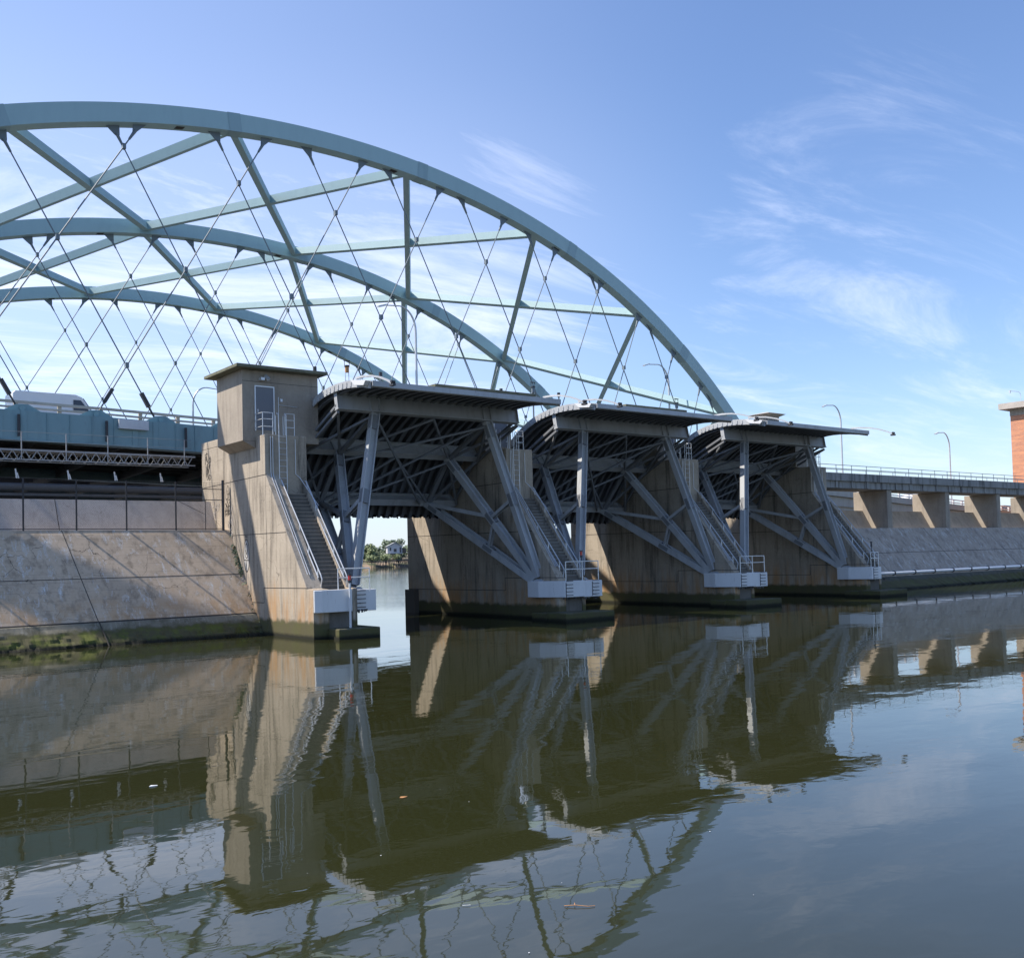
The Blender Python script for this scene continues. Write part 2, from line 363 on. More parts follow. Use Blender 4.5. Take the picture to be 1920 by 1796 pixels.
for s_, x in ((-1, XL-.06), (1, XR+.06)):
    o = MB().sheet(offset(prof, -_s*.05), inward(.33), x-.02, x+.02)
    pin = inward(.16); pts_ = [Vector((0, *q)) for q in pin]
    for k in range(2, NP-3):
        for f in (0., .5):
            c_ = pts_[k].lerp(pts_[k+1], f); t_ = (pts_[k+1]-pts_[k]).normalized()
            o.bar(Vector((x-s_*0+s_*.035, c_.y, c_.z))-t_*.07, Vector((x+s_*.035, c_.y, c_.z))+t_*.07, (1, 0, 0), .03, .24)
    o.build('side_plate', M['steel'], g)
    # curved seal arm reaching forward of the lip, with its roller
    x2 = x
    ap = [(43.9, 12.82), (43.2, 12.80), (42.4, 12.70), (41.6, 12.50), (40.9, 12.24), (40.45, 12.02)]
    ai = [(43.9, 12.72), (43.2, 12.70), (42.4, 12.61), (41.6, 12.42), (40.9, 12.17), (40.45, 11.95)]
    MB().sheet(ap, ai, x2-.08, x2+.08).build('seal_arm', M['steel'], g)
    MB().box(x2-.08, x2+.08, 40.28, 40.62, 11.86, 11.97).tube([(x2-.11, 40.42, 12.06), (x2+.11, 40.42, 12.06)], .075, 10).build('roller', M['dark'], g)
    MB().prism([(44.0, 12.68), (42.5, 12.42), (42.7, 12.22), (43.6, 12.36)], 'X', x2-.3, x2-.03 if s_ > 0 else x2+.03).build('bracket', M['white'], g)
MB().box(XL-.02, XR+.02, 42.36, 42.44, 12.16, 12.43).box(XL-.02, XR+.02, 42.44, 42.62, 12.14, 12.18).build('lip', M['steel'], g)
o = MB()                                                    # seal and growth hanging from the lower edge
for i in range(150):
    x = XL+.1+(XR-XL-.2)*random.random(); o.box(x-.02, x+.02+.05*random.random(), 54.70, 54.80, 6.42-.16*random.random(), 6.52)
o.box(XL+.02, XR-.02, 54.66, 54.9, 6.40, 6.50); o.build('bottom_seal', M['rubber'], g)
g2 = copy_tree(g); g2.location.x += P; g2.rotation_euler.x = radians(-1.94); g2['label'] = 'middle one of the three raised curved steel gates'
g3 = copy_tree(g); g3.location.x += 2*P; g3.rotation_euler.x = radians(.35); g3['label'] = 'farthest raised curved steel gate, next to the grey flood wall and road bridge'

# ------------------------------------------------------------------ piers
def pipe_rail(o, pts, r=.028): o.tube(pts, r, 6)
PL = ['nearest concrete pier, sunlit, with graffiti on its side and stairs to the water',
      'concrete pier between the nearest and the middle gate, half in sun and half in shade',
      'concrete pier between the middle and the farthest gate, its stairs partly behind grey arms',
      'shaded concrete pier at the far end of the gates, where the grey flood wall starts']
for k in range(4):
    ox = P*k; xl = (21.3, 36.8, 52.04, 67.28)[k]; xr = 24.58+ox; xn = 23.62+ox; yn = 42.5 if k == 0 else 43.05; yr = (56.3, 59.0, 59.2, 57.0)[k]
    pr = thing('gate_pier', ((xl+xr)/2, 50, 0), PL[k], 'pier', 'concrete piers between the gates')
    s0, s1 = 22.12+ox, 23.36+ox
    o = MB()
    o.box(xl, xn, 47.602, 49.6, -1.5, 10.2)
    o.box(xl, xr, 49.602, yr, -1.5, 10.2)
    if k == 0: o.box(xl, 23.1, 52.12, yr, 10.203, 10.62)
    chk = [(yn, -1.5), (yn, 2.33), (43.15, 2.36), (47.6, 8.17), (47.6, -1.5)]
    o.prism(chk, 'X', xl, s0); 
    chk2 = [(yn, -1.5), (yn, 2.33), (43.15, 2.36), (47.6, 7.9), (47.6, -1.5)]
    o.prism(chk2, 'X', s1, xn)
    o.build('pier_body', M['pier'], pr, bevel=.03)
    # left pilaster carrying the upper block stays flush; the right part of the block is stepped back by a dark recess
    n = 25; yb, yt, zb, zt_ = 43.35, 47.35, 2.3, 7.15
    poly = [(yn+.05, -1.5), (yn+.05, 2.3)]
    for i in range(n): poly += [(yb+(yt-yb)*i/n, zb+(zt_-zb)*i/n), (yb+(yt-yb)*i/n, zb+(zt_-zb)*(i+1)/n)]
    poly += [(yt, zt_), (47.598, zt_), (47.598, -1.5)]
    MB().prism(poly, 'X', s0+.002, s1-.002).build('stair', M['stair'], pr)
    o = MB()
    for i in range(n):
        y_ = yb+(yt-yb)*i/n; z_ = zb+(zt_-zb)*(i+1)/n; o.box(s0+.01, s1-.01, y_-.015, y_+.03, z_-.022, z_+.006)
    o.build('step_edge_light', M['pier_up'] if k == 0 else M['beam'], pr)  # strips paint the light step edges, toned down on the shaded piers
    # construction joints
    o = MB()
    for (ya, z1, yb2, z2) in ((47.45, 8.14, yr-.05, 8.02), (45.3, 5.12, yr-.05, 5.2), (42.6, 2.40, 47.98, 2.38), (47.98, 1.62, yr-.05, 1.6)):
        o.bar((xl, ya, z1), (xl, yb2, z2), (1, 0, 0), .012, .035)
    o.bar((xl, 47.98, 1.62), (xl, 47.98, 2.38), (1, 0, 0), .012, .03)
    o.build('joint', M['joint'], pr)
    # footing
    if k == 0: MB().box(xl+.75, 24.25, 41.45, 43.9, -1.5, .49).build('footing', M['foot'], pr, bevel=.05)
    else: MB().box(xl-1.0, 39.45+P*(k-1), 41.3, 42.98, -1.5, .47).box(xl-1.0, 37.9+P*(k-1), 42.983, 44.3, -1.5, .43).build('footing', M['foot'], pr, bevel=.05)
    if k in (1, 2): MB().box(xl-.35, xl-.002, yr-1.3, yr-.1, -1.5, 1.58).build('fender', M['wood'], pr)
    # trunnion yoke: white nose beam carrying the gate bearings
    c = 23.05+ox; yk = MB()
    L_ = 0 if k == 0 else 1
    pl = [(c-1.38, 42.62), (c+.12, 42.62), (c+.12, 43.04), (c-1.45, 43.04), (c-1.45, 45.2), (c-2.02, 45.2), (c-2.02, 44.2)] if L_ else [(xl-.01, 42.38), (xl+.3, 42.16), (c+.12, 42.16), (c+.12, 42.49), (xl-.01, 42.49)]
    lo, hi = 1.27, 2.285
    if k == 0:
        yk.prism(pl, 'Z', lo-.02, 2.30)
        yk.prism([(c+.15, 42.9), (c+1.84, 42.9), (c+1.88, 43.4), (c+1.88, 45.2), (c+.62, 45.2), (c+.62, 43.3), (c+.15, 43.3)], 'Z', lo-.07, 2.24)
    elif k < 3:
        yk.prism(pl, 'Z', lo, 2.20)
        yk.prism([(c+.15, 42.72), (c+1.58, 42.72), (c+1.86, 43.8), (c+1.86, 45.2), (c+.62, 45.2), (c+.62, 43.0), (c+.15, 43.0)], 'Z', lo-.04, 2.17)
    else:
        yk.prism([(c-1.38, 42.62), (c-.1, 42.62), (c-.1, 43.04), (c-1.45, 43.04), (c-1.45, 45.2), (c-2.02, 45.2), (c-2.02, 44.2)], 'Z', lo, 2.20)
    ykb = yk.build('trunnion_beam', M['white'], pr, bevel=.03)
    # hanging rust and grime under the beam
    o = MB()
    for i in range(26):
        x = c-1.4+random.random()*2.6; o.box(x, x+.03+.1*random.random(), 42.75, 42.78, lo-.05-.12*random.random(), lo+.02)
    o.build('rust_flake', M['dark'], pr)
    # rungs
    for cc in ((c+1.0,) if k == 0 else ((c-1.05, c+1.05) if k < 3 else (c-.9,))):
        yy = 42.9 if k == 0 else (42.72 if cc > c else 42.62); o = MB()
        for i in range(5):
            z_ = lo+.12+i*.2; o.tube([(cc-.2, yy+.02, z_), (cc-.2, yy-.1, z_), (cc+.2, yy-.1, z_), (cc+.2, yy+.02, z_)], .018, 5)
        o.box(cc-.26, cc-.235, yy-.03, yy+.01, lo+.02, 2.1)
        o.build('rung_ladder', M['dark'], pr)
    # pin bearings
    for xx in ((24.67,) if k == 0 else ((36.73-P+ox, 24.67+ox) if k < 3 else (36.73-P+ox,))):
        MB().tube([(xx-.28, TY, TZ), (xx+.28, TY, TZ)], .42, 20).tube([(xx-.34, TY, TZ), (xx+.34, TY, TZ)], .2, 16).build('bearing', M['steel'], pr)
    # yoke railing
    o = MB(); ya = 42.5 if k == 0 else 42.78; xa, xb = (c-.45, c+1.25) if k == 0 else ((c-1.15, c+1.35) if k < 3 else (c-1.2, c-.2)); zb_ = 2.2
    for zz in (3.28, 2.85): pipe_rail(o, [(xa, ya, zz), (xb, ya, zz)])
    for xx in ((xa, xb) if k == 0 else (xa, (xa+xb)/2, xb)): pipe_rail(o, [(xx, ya, zb_-.05), (xx, ya, 3.28)])
    if k > 0: pipe_rail(o, [(xb, ya, 3.28), (xb, ya+1.0, 3.28)])
    o.build('nose_railing', M['rail'], pr)
    # stair rails
    sl = (8.0-3.1)/(47.5-43.3)
    for x_ in (s0-.06, s1+.06):
        o = MB()
        for dz_, ya_, yb_ in ((.0, 43.2, 47.35), (-.42, 43.45, 46.95)):
            z_ = lambda y: 3.12+(y-43.3)*sl+dz_
            pts = [(x_, yb_+.0, z_(yb_))]
            if dz_ == 0: pts = [(x_-.0, 47.58, z_(yb_)+.0)] + pts
            pts += [(x_, ya_, z_(ya_))]
            if dz_ == 0: pts += [(x_, ya_-.12, z_(ya_)-.2), (x_, ya_+.02, 2.4)]
            pipe_rail(o, pts, .032)
        for i in range(5):
            y = 43.5+i*.93; pipe_rail(o, [(x_, y, 2.2+(y-43.15)*1.3 - .1), (x_, y, 3.12+(y-43.3)*sl)], .026)
        o.build('handrail', M['rail'], pr)
    # conduits beside the stair and up the block
    o = MB()
    for dx in (.28, .40):
        o.tube([(xl+dx, 47.53, 10.1), (xl+dx, 47.53, 8.25), (xl+dx, 47.45, 8.02), (xl+dx, 43.6, 3.02)], .022, 5)
    o.tube([(22.95+ox, 47.53, 10.0), (22.95+ox, 47.53, 8.2), (23.15+ox, 47.45, 8.0), (s1+.18, 46.2, 6.5)], .02, 5)
    o.build('conduit', M['rail'], pr)
    # ladder on the block front
    o = MB(); xa, xb = 22.0+ox, 22.42+ox; yf = 47.42
    for xx in (xa, xb): o.tube([(xx, yf, 7.2), (xx, yf, 10.35), (xx+(.12 if xx == xa else -.0)*0, yf+.02, 11.2), (xx, yf+.2, 11.33), (xx, yf+.38, 11.2), (xx, yf+.38, 10.2)], .022, 6)
    for i in range(10): o.tube([(xa, yf, 7.35+i*.305), (xb, yf, 7.35+i*.305)], .016, 5)
    o.build('ladder', M['rail'], pr)
    # landing railing
    o = MB()
    for x0_, x1_ in ((20.62+ox if k == 0 else xl+.1, 21.82+ox), (22.48+ox, 23.0+ox)):
        for zz in (11.33, 11.0, 10.62): pipe_rail(o, [(x0_+.6 if (k == 0 and x0_ < 21) else x0_, 47.7, zz), (x1_, 47.7, zz)], .022)
        for xx in ((21.25+ox, 21.8+ox) if x0_ < 22+ox else (x0_, x1_)): pipe_rail(o, [(xx, 47.7, 10.15), (xx, 47.7, 11.33)], .022)
    if k == 0:
        for zz in (11.33, 11.0, 10.62): pipe_rail(o, [(21.25, 47.7, zz), (21.25, 48.68, zz)], .022)
    o.build('landing_railing', M['rail'], pr)
    if k == 0:
        # spray-painted tags on the sunlit flank: loose looping outlines
        def tagpaint(cy_, cz_, hh, ww, seed, name='graffiti', mat=M['white'], r=.02, loops=7):
            rg = random.Random(seed); o = MB(); x = xl-.006
            for L in range(loops):
                py, pz = cy_+rg.uniform(-.4, .4)*ww, cz_+rg.uniform(-.45, .45)*hh; ry, rz = rg.uniform(.07, .2), rg.uniform(.08, .26)
                a0, a1, tw = rg.uniform(0, 6.3), rg.uniform(3, 7), rg.uniform(-1, 1); pts = []
                for i in range(15):
                    a = a0+a1*i/14; pts.append((x, py+ry*cos(a)+tw*.02*i/3, pz+rz*sin(a)+.12*sin(a*2.3)*tw))
                for p_, q_ in zip(pts, pts[1:]):
                    if (Vector(p_)-Vector(q_)).length > .01: o.bar(p_, q_, (1, 0, 0), .006, r)
            o.build(name, mat, pr)
        tagpaint(55.3, 9.2, 1.5, .8, 3, mat=M['joint'], r=.03, loops=16)
        tagpaint(52.55, 7.0, 1.6, .8, 5, mat=M['joint'], r=.025, loops=14); tagpaint(52.2, 6.0, 2.2, .6, 9, mat=M['wall'], r=.06, loops=20)
        tagpaint(54.2, 6.7, 1.0, 1.3, 21, mat=M['wall'], r=.05, loops=12)
        # tall oval figure tag
        o = MB(); x = xl-.006; cy_, cz_ = 50.1, 4.05; el = [(x, cy_+.36*cos(2*pi*i/28), cz_+.85*sin(2*pi*i/28)) for i in range(29)]
        el2 = [(x, cy_+.20*cos(2*pi*i/20), cz_+.25+.38*sin(2*pi*i/20)) for i in range(21)]
        for L in (el, el2, [(x, cy_-.34, cz_-.25), (x, cy_+.34, cz_-.22)], [(x, cy_, cz_-.25), (x, cy_, cz_-.83)], [(x, cy_-.12, cz_+.3), (x, cy_, cz_+.05), (x, cy_+.12, cz_+.3)], [(x, cy_-.15, cz_+1.0), (x, cy_+.15, cz_+1.02)]):
            for p_, q_ in zip(L, L[1:]): o.bar(p_, q_, (1, 0, 0), .006, .045)
        o.build('graffiti', M['joint'], pr)
        o = MB(); o.add([(x+.003, cy_, cz_)]+[(x+.003, cy_+(q[1]-cy_)*.96, cz_+(q[2]-cz_)*.96) for q in el[:-1]], [(0, i+1, (i+1) % 28+1) for i in range(28)])
        o.build('graffiti', paint('faded_grey_spray', (.50, .48, .45), .8, .5, (.30, .27, .22)), pr)

# machine houses on the piers
def house(x0, x1, y0, y1, z0, rx0, rx1, label, door=True, overhang=True, slabz=13.65, fo=.62):
    h_ = thing('machine_house', ((x0+x1)/2, (y0+y1)/2, z0), label, 'machine house', 'machine houses on the piers')
    o = MB().box(x0, x1, y0, y1, z0, slabz); 
    if overhang: o.prism([(x0, z0-.003), (x0+.68, z0-.36), (x0+.68, z0-.003)], 'Y', y0+.002, y1-.002)
    o.build('wall', M['pier_up'], h_, bevel=.02)
    MB().box(rx0, rx1, y0-fo, y1+.5, slabz+.002, slabz+.17).build('roof', M['roof'], h_, bevel=.02)
    if door:
        o = MB().box(x0+.70, x0+1.72, y0-.02, y0+.02, 10.55, 12.78); dr = o.build('door', M['door'], h_)
        o = MB(); 
        for a_, b_, c_, d_ in ((x0+.66, x0+.72, 10.5, 12.86), (x0+1.70, x0+1.76, 10.5, 12.86), (x0+.722, x0+1.698, 12.80, 12.86)): o.box(a_, b_, y0-.05, y0+.01, c_, d_)
        o.build('frame', M['rail'], dr)
        MB().box(x0+.80, x0+.84, y0-.08, y0-.02, 11.45, 11.62).build('handle', M['rail'], dr)
        fl = MB().box(x0+.92, x0+1.12, y0-.3, y0-.003, 13.12, 13.26).bar((x0+1.25, y0-.05, 13.42), (x0+1.32, y0-.35, 13.16), (1, 0, 0), .14, .14).box(x0+1.05, x0+1.22, y0-.1, y0-.002, 13.2, 13.3)
        fl.build('floodlight', M['rail'], h_)
        o = MB().tube([(x0+1.98, y0-.03, 12.34), (x0+1.98, y0-.03, 11.35)], .018, 5).tube([(x0+1.98, y0-.03, 11.92), (x0+3.05, y0-.03, 11.87)], .02, 5).box(x0+2.08, x0+2.2, y0-.08, y0-.002, 12.1, 12.25)
        o.build('conduit', M['rail'], h_)
        for z_ in (12.95,): MB().box(x0+.002, x1-.002, y0-.004, y0+.02, 13.05, 13.07).build('joint', M['joint'], h_)
    return h_
house(20.6, 24.9, 48.7, 52.1, 9.95, 20.08, 25.2, 'concrete machine house with a grey door and mossy slab roof on the sunlit pier')
house(36.75, 38.8, 49.6, 52.1, 10.22, 32.9, 40.6, 'machine house behind the nearest gate, its long roof slab showing above the gate', overhang=False, slabz=13.88, fo=.35)
house(52.0, 54.0, 49.6, 52.1, 10.22, 48.7, 54.9, 'machine house behind the middle gate, its long roof slab showing above the gate', overhang=False, slabz=13.84, fo=.35)
house(66.9, 69.4, 48.7, 52.1, 10.22, 61.2, 65.4+4.2, 'machine house behind the farthest gate, largely hidden by its lip', overhang=False, door=False, slabz=12.9)

# slender louvred tower rising behind the farthest gate
tx, ty = 71.0, 54.5
tw = thing('vent_tower', (tx, ty, 9.5), 'small square vent tower with a flared flat roof rising above the farthest gate', 'tower')
MB().box(tx-.72, tx+.72, ty-.72, ty+.72, 9.5, 15.2).build('wall', M['pier_up'], tw)
o = MB()
for i in range(5):
    o.box(tx-.6+i*.28, tx-.45+i*.28, ty-.74, ty-.70, 13.9, 15.0); o.box(tx-.74, tx-.70, ty-.6+i*.28, ty-.45+i*.28, 13.9, 15.0)
o.build('louver', M['louver'], tw)
rf = MB(); a_, b_ = .75, 1.15
rf.add([(tx+sx*a_, ty+sy_*a_, 15.203) for sx, sy_ in ((-1, -1), (1, -1), (1, 1), (-1, 1))]+[(tx+sx*b_, ty+sy_*b_, 15.42) for sx, sy_ in ((-1, -1), (1, -1), (1, 1), (-1, 1))]+[(tx+sx*.3, ty+sy_*.3, 15.62) for sx, sy_ in ((-1, -1), (1, -1), (1, 1), (-1, 1))],
       [(3, 2, 1, 0), (0, 1, 5, 4), (1, 2, 6, 5), (2, 3, 7, 6), (3, 0, 4, 7), (4, 5, 9, 8), (5, 6, 10, 9), (6, 7, 11, 10), (7, 4, 8, 11), (8, 9, 10, 11)])
rf.build('roof', M['wall'], tw)

# navigation lamp posts on the pier noses
def nose_lamp(x, y, z0, z1, label, lens=True, leg='white'):
    t_ = thing('signal_lamp', (x, y, z0), label, 'signal lamp')
    MB().tube([(x, y, z0), (x, y, z1-.25)], .055 if leg == 'white' else .03, 8).build('post', M['white' if leg == 'white' else 'dark'], t_)
    MB().tube([(x, y, z1-.25), (x, y, z1-.12)], .07, 10).tube([(x, y, z1+.10), (x, y, z1+.16)], .09, 10).build('cap', M['dark'], t_)
    MB().tube([(x, y, z1-.118), (x, y, z1+.098)], .075 if lens else .06, 12).build('lens', M['red'] if lens else M['dark'], t_)
nose_lamp(22.95, 42.0, .49, 2.85, 'red signal lamp on a white post standing on the nearest pier footing')
nose_lamp(38.5, 42.95, 2.2, 3.75, 'small red signal lamp on the second white pier nose behind the railing', leg='dark')
nose_lamp(67.9, 42.9, 2.2, 3.95, 'black signal lamp on a thin post on the farthest white pier nose', lens=False, leg='dark')

# masts with hanging lanterns above the gates
def mast(x, y, z0, z1, lantern, label, arm=False):
    t_ = thing('lantern_mast', (x, y, z0), label, 'lantern mast', 'lantern masts behind the gates')
    MB().tube([(x, y, z0), (x, y, z1-(1.3 if lantern else .3))], .06, 8).build('mast', M['cable'], t_)
    if lantern:
        MB().tube([(x-.12, y, z1-1.3), (x-.12, y, z1-.75), (x+.12, y, z1-.75), (x+.12, y, z1-1.3), (x-.12, y, z1-1.3)], .03, 6).build('shackle', M['rail'], t_)
        MB().tube([(x, y, z1-.75), (x, y, z1-.4)], .13, 10).build('lens', M['leafdry'] if lantern == 1 else M['cable'], t_)
        MB().tube([(x, y, z1-.4), (x, y, z1-.3)], .17, 10).tube([(x-.17, y, z1-.3), (x-.17, y, z1)], .02, 5).tube([(x+.17, y, z1-.3), (x+.17, y, z1)], .02, 5).tube([(x-.22, y, z1), (x+.22, y, z1)], .04, 6).build('cap', M['dark'], t_)
    else:
        MB().tube([(x, y, z1-.3), (x, y, z1)], .12, 8).build('cap', M['dark'], t_)
ND = ['nearest', 'middle', 'farthest']
for k in range(3):
    mast(30.7+P*k, 56.0, 10.4, 16.35-.04*k, 1 if k == 0 else 2, 'mast with a hanging ringed lantern above the %s gate' % ND[k])
mast(28.45, 56.0, 10.4, 15.75, 0, 'thin plain mast just right of the machine house with the grey door')
mast(33.15, 56.0, 10.4, 15.85, 0, 'short black-capped mast standing above the left end of the nearest gate')
mast(48.4, 56.0, 10.4, 15.75, 0, 'plain mast in the gap between the nearest and middle gates')
mast(63.6, 56.0, 10.4, 15.2, 0, 'short black-capped mast above the right end of the middle gate')
mast(43.0, 56.0, 10.4, 15.6, 0, 'short black-capped mast above the right end of the nearest roof slab')

# service walkway bridge behind the gates
sv = thing('service_bridge', (40, 57, 9), 'concrete service bridge running behind the gates from pier to pier', 'bridge')
MB().box(24.6, 64.2, 55.9, 58.05, 9.0, 10.38).build('deck', M['beam'], sv)
o = MB()
for zz in (11.1, 10.75): o.tube([(24.7, 56.0, zz), (64.1, 56.0, zz)], .025, 5)
for i in range(17): o.tube([(24.8+i*2.4, 56.0, 10.35), (24.8+i*2.4, 56.0, 11.1)], .025, 5)
o.build('railing', M['rail'], sv)

# ------------------------------------------------------------------ left flood wall
BY, TYp, TZp = 48.25, 52.4, 5.5
def zs(y): return (y-BY)*TZp/(TYp-BY)
def ys(z): return BY+z*(TYp-BY)/TZp
lw = thing('flood_wall', (5, 52, 0), 'sloping stained concrete flood wall at the left, lit by the sun', 'flood wall', 'sloping flood walls either side of the gates')
X0, X1 = -16, 21.29
def slope_poly(z0, z1, out=0.): return [(ys(z0)-out, z0), (ys(z1)-out, z1), (ys(z1)+.9, z1), (ys(z0)+.9, z0)]
MB().prism([(ys(1.06), 1.06), (TYp, TZp), (TYp, TZp-.01), (56, TZp-.01), (56, 1.06)], 'X', X0, X1).build('slope_slab', M['slope'], lw, bevel=.02)
# mossy toe, broken lower edge
o = MB(); rows = []
rg = random.Random(4)
xs = [X0+i*.1 for i in range(int((X1-X0)/.1)+1)]+[X1]
from mathutils import noise as mn
def fb(x, z, a): return .55*a*(.6*mn.noise(Vector((x*.9, z*3, 1)))+.5*mn.noise(Vector((x*2.7, z*5, 5)))+.35*mn.noise(Vector((x*7, z*9, 9))))
for (y_, z_, a_) in ((ys(1.0)+.1, 1.055, 0), (ys(1.0)-.10, 1.02, .03), (ys(.85)-.13, .85, .06), (ys(.7)-.15, .7, .10), (ys(.55)-.16, .55, .16), (ys(.42)-.2, .42, .3), (ys(.3)-.22, .28, .35), (ys(.15)-.26, .14, .4), (ys(.05)-.3, .0, .4), (ys(0)-.2, -.5, .3), (ys(0)+.6, -1.2, 0)):
    rows.append([(x, y_+fb(x, z_, a_), z_+fb(x+50, z_, a_*.3)) for x in xs])
o.strip(rows); o.build('mossy_toe', M['slope_low'], lw)
o = MB()
o.bar((X0, ys(3.1), 3.1), (X1, ys(3.1), 3.1), (0, 1, -.8), .02, .035); o.bar((X0, ys(1.075), 1.075), (X1, ys(1.075), 1.075), (0, 1, -.8), .03, .06)
for xa, xb in ((12.72, 13.5), (2.0, 2.8), (-9, -8.2)): o.bar((xa, TYp, TZp), (xb, ys(1.1), 1.1), (0, 1, -.8), .02, .03); o.bar((xb, ys(1.1)-.1, 1.1), (xb+.15, ys(0)-.35, 0), (0, 1, -.8), .04, .04)
o.build('joint', M['joint'], lw)
MB().prism([(54.10, TZp-.02), (55.08, 7.2), (55.45, 7.2), (55.45, TZp-.02)], 'X', X0, X1-.002).build('crest_wall', M['wall'], lw)
o = MB()
for x in (13.05, 5.5, -2): o.bar((x, 54.09, 5.5), (x, 55.07, 7.19), (0, 1, -.5), .012, .03)
o.build('joint', M['joint'], lw)
# weeds at the corner
o = MB()
for i in range(220):
    z_ = 3.0+random.random()*1.6 if i < 150 else 5.4*random.random(); y_ = ys(z_)-.02; x_ = X1-.02-.25*random.random()**2
    a = random.random()*6.3; s_ = .03+.05*random.random()
    o.add([(x_-s_, y_-.02, z_), (x_+s_*cos(a), y_-.08-s_*sin(a), z_+s_), (x_, y_-.05, z_+s_*2)], [(0, 1, 2)])
tag(o.build('weeds', M['leaf2']), 'sparse green weeds growing in the corner of slope and pier', 'weeds', kind='stuff')

# chain-link fence on top of the left wall
fc = thing('chain_link_fence', (15, 52.42, TZp), 'chain link fence with dark posts along the top of the left flood wall', 'fence')
fx = [-6.0, -3.57, -1.14, 1.29, 3.72, 6.15, 8.57, 11.0, 13.43, 15.86, 18.4]
for x in fx: MB().tube([(x, 52.42, TZp-.02), (x, 52.42, 8.05)], .043, 8).build('post', M['dark'], fc)
MB().tube([(20.98, 52.42, TZp-.02), (20.98, 52.42, 8.2)], .075, 8).build('post', M['dark'], fc)
MB().tube([(20.0, 52.42, TZp-.02), (20.0, 52.42, 7.1)], .022, 8).build('post', M['dark'], fc)
o = MB()
for z_ in (5.56,): o.tube([(-6, 52.42, z_), (20.95, 52.42, z_)], .024, 6)
o.tube([(18.4, 52.42, 7.12), (20.95, 52.42, 7.12)], .022, 6); o.tube([(18.4, 52.42, 7.7), (20.95, 52.42, 7.7)], .022, 6); o.tube([(18.4, 52.42, 7.1), (19.95, 52.42, 6.35)], .014, 5)
o.build('rail', M['dark'], fc)
o = MB(); sp = .085; z0_, z1_ = 5.58, 7.75; hh = z1_-z0_; x = -6.0
yy_ = 52.375
while x < 20.95:
    for dx in (hh, -hh):
        xa, xb = x, x+dx; za, zb = z0_, z1_
        if xb > 20.93: zb = z0_+(20.93-xa); xb = 20.93
        if xb < -6: zb = z0_+(xa+6); xb = -6
        if zb-za > .05: o.bar((xa, yy_, za), (xb, yy_, zb), (0, 1, 0), .003, .0042)
    x += sp
x = 20.93
for i in range(int(hh/sp)):
    za = z0_+i*sp; o.bar((20.93, yy_, za), (20.93-(z1_-za), yy_, z1_), (0, 1, 0), .003, .0042); o.bar((-6, yy_, za), (-6+(z1_-za), yy_, z1_), (0, 1, 0), .003, .0042)
o.build('mesh', M['dark'], fc)
o = MB()
for z_ in (7.82, 7.92, 8.02):
    o.tube([(-6, 52.38, z_), (20.95, 52.38, z_)], .006, 4)
    xx = -5.9
    while xx < 20.9: o.bar((xx, 52.36, z_-.02), (xx+.02, 52.40, z_+.03), (1, 0, 0), .01, .01); xx += .15
o.build('barbed_wire', M['dark'], fc)

# lattice catwalk under the teal girder
ct = thing('lattice_catwalk', (10, 57.2, 9.3), 'light lattice catwalk with rail posts below the teal girder', 'catwalk')
o = MB(); yc = 57.2; za, zb = 9.42, 9.92
for y_ in (yc, yc+1.1):
    o.bar((-14, y_, za), (21.25, y_, za), (0, 1, 0), .07, .06); o.bar((-14, y_, zb), (21.25, y_, zb), (0, 1, 0), .09, .08)
    x = -14.; up = True
    while x < 21:
        o.bar((x, y_, za if up else zb), (x+.30, y_, zb if up else za), (0, 1, 0), .035, .04); x += .30; up = not up
o.build('truss', M['lattice'], ct)
o = MB().box(-14, 21.25, yc+.06, yc+1.04, zb+.045, zb+.075); o.build('walkway', M['under'], ct)
for x in (-5.4, -2.9, -.4, 2.1, 4.6, 7.1, 9.5, 11.93, 14.15, 16.32, 18.5, 20.6): MB().tube([(x, yc-.06, za), (x, yc-.06, 10.9)], .03, 6).build('post', M['lattice'], ct)
o = MB().tube([(-6, yc-.06, 10.88), (21, yc-.06, 10.88)], .014, 5).tube([(-6, yc-.06, 10.4), (21, yc-.06, 10.4)], .012, 5); o.build('cable', M['cable'], ct)
for i, x in enumerate((1.0, 3.5, 6.4, 11.7, 14.3, 16.75, 19.3)):
    MB().bar((x, yc+.3, 8.95), (x+.06, yc+.3, 8.45), (1, 0, 0), .07, .05).bar((x+.08, yc+.3, 8.75), (x+.16, yc+.3, 8.45), (1, 0, 0), .05, .05).build('bracket', M['pipe'], ct)
# old dark steel bent and utility pipes in the gloom under the bridge
up_ = thing('utility_pipe', (5, 60, 8), 'dark pipe running in the shade beneath the highway bridge', 'pipe')
MB().tube([(-14, 60.2, 8.3), (36, 60.2, 8.1)], .22, 12).build('pipe', M['under'], up_)
MB().box(-14, 36, 60.0, 60.4, 7.7, 7.85).build('shelf', M['under'], up_)

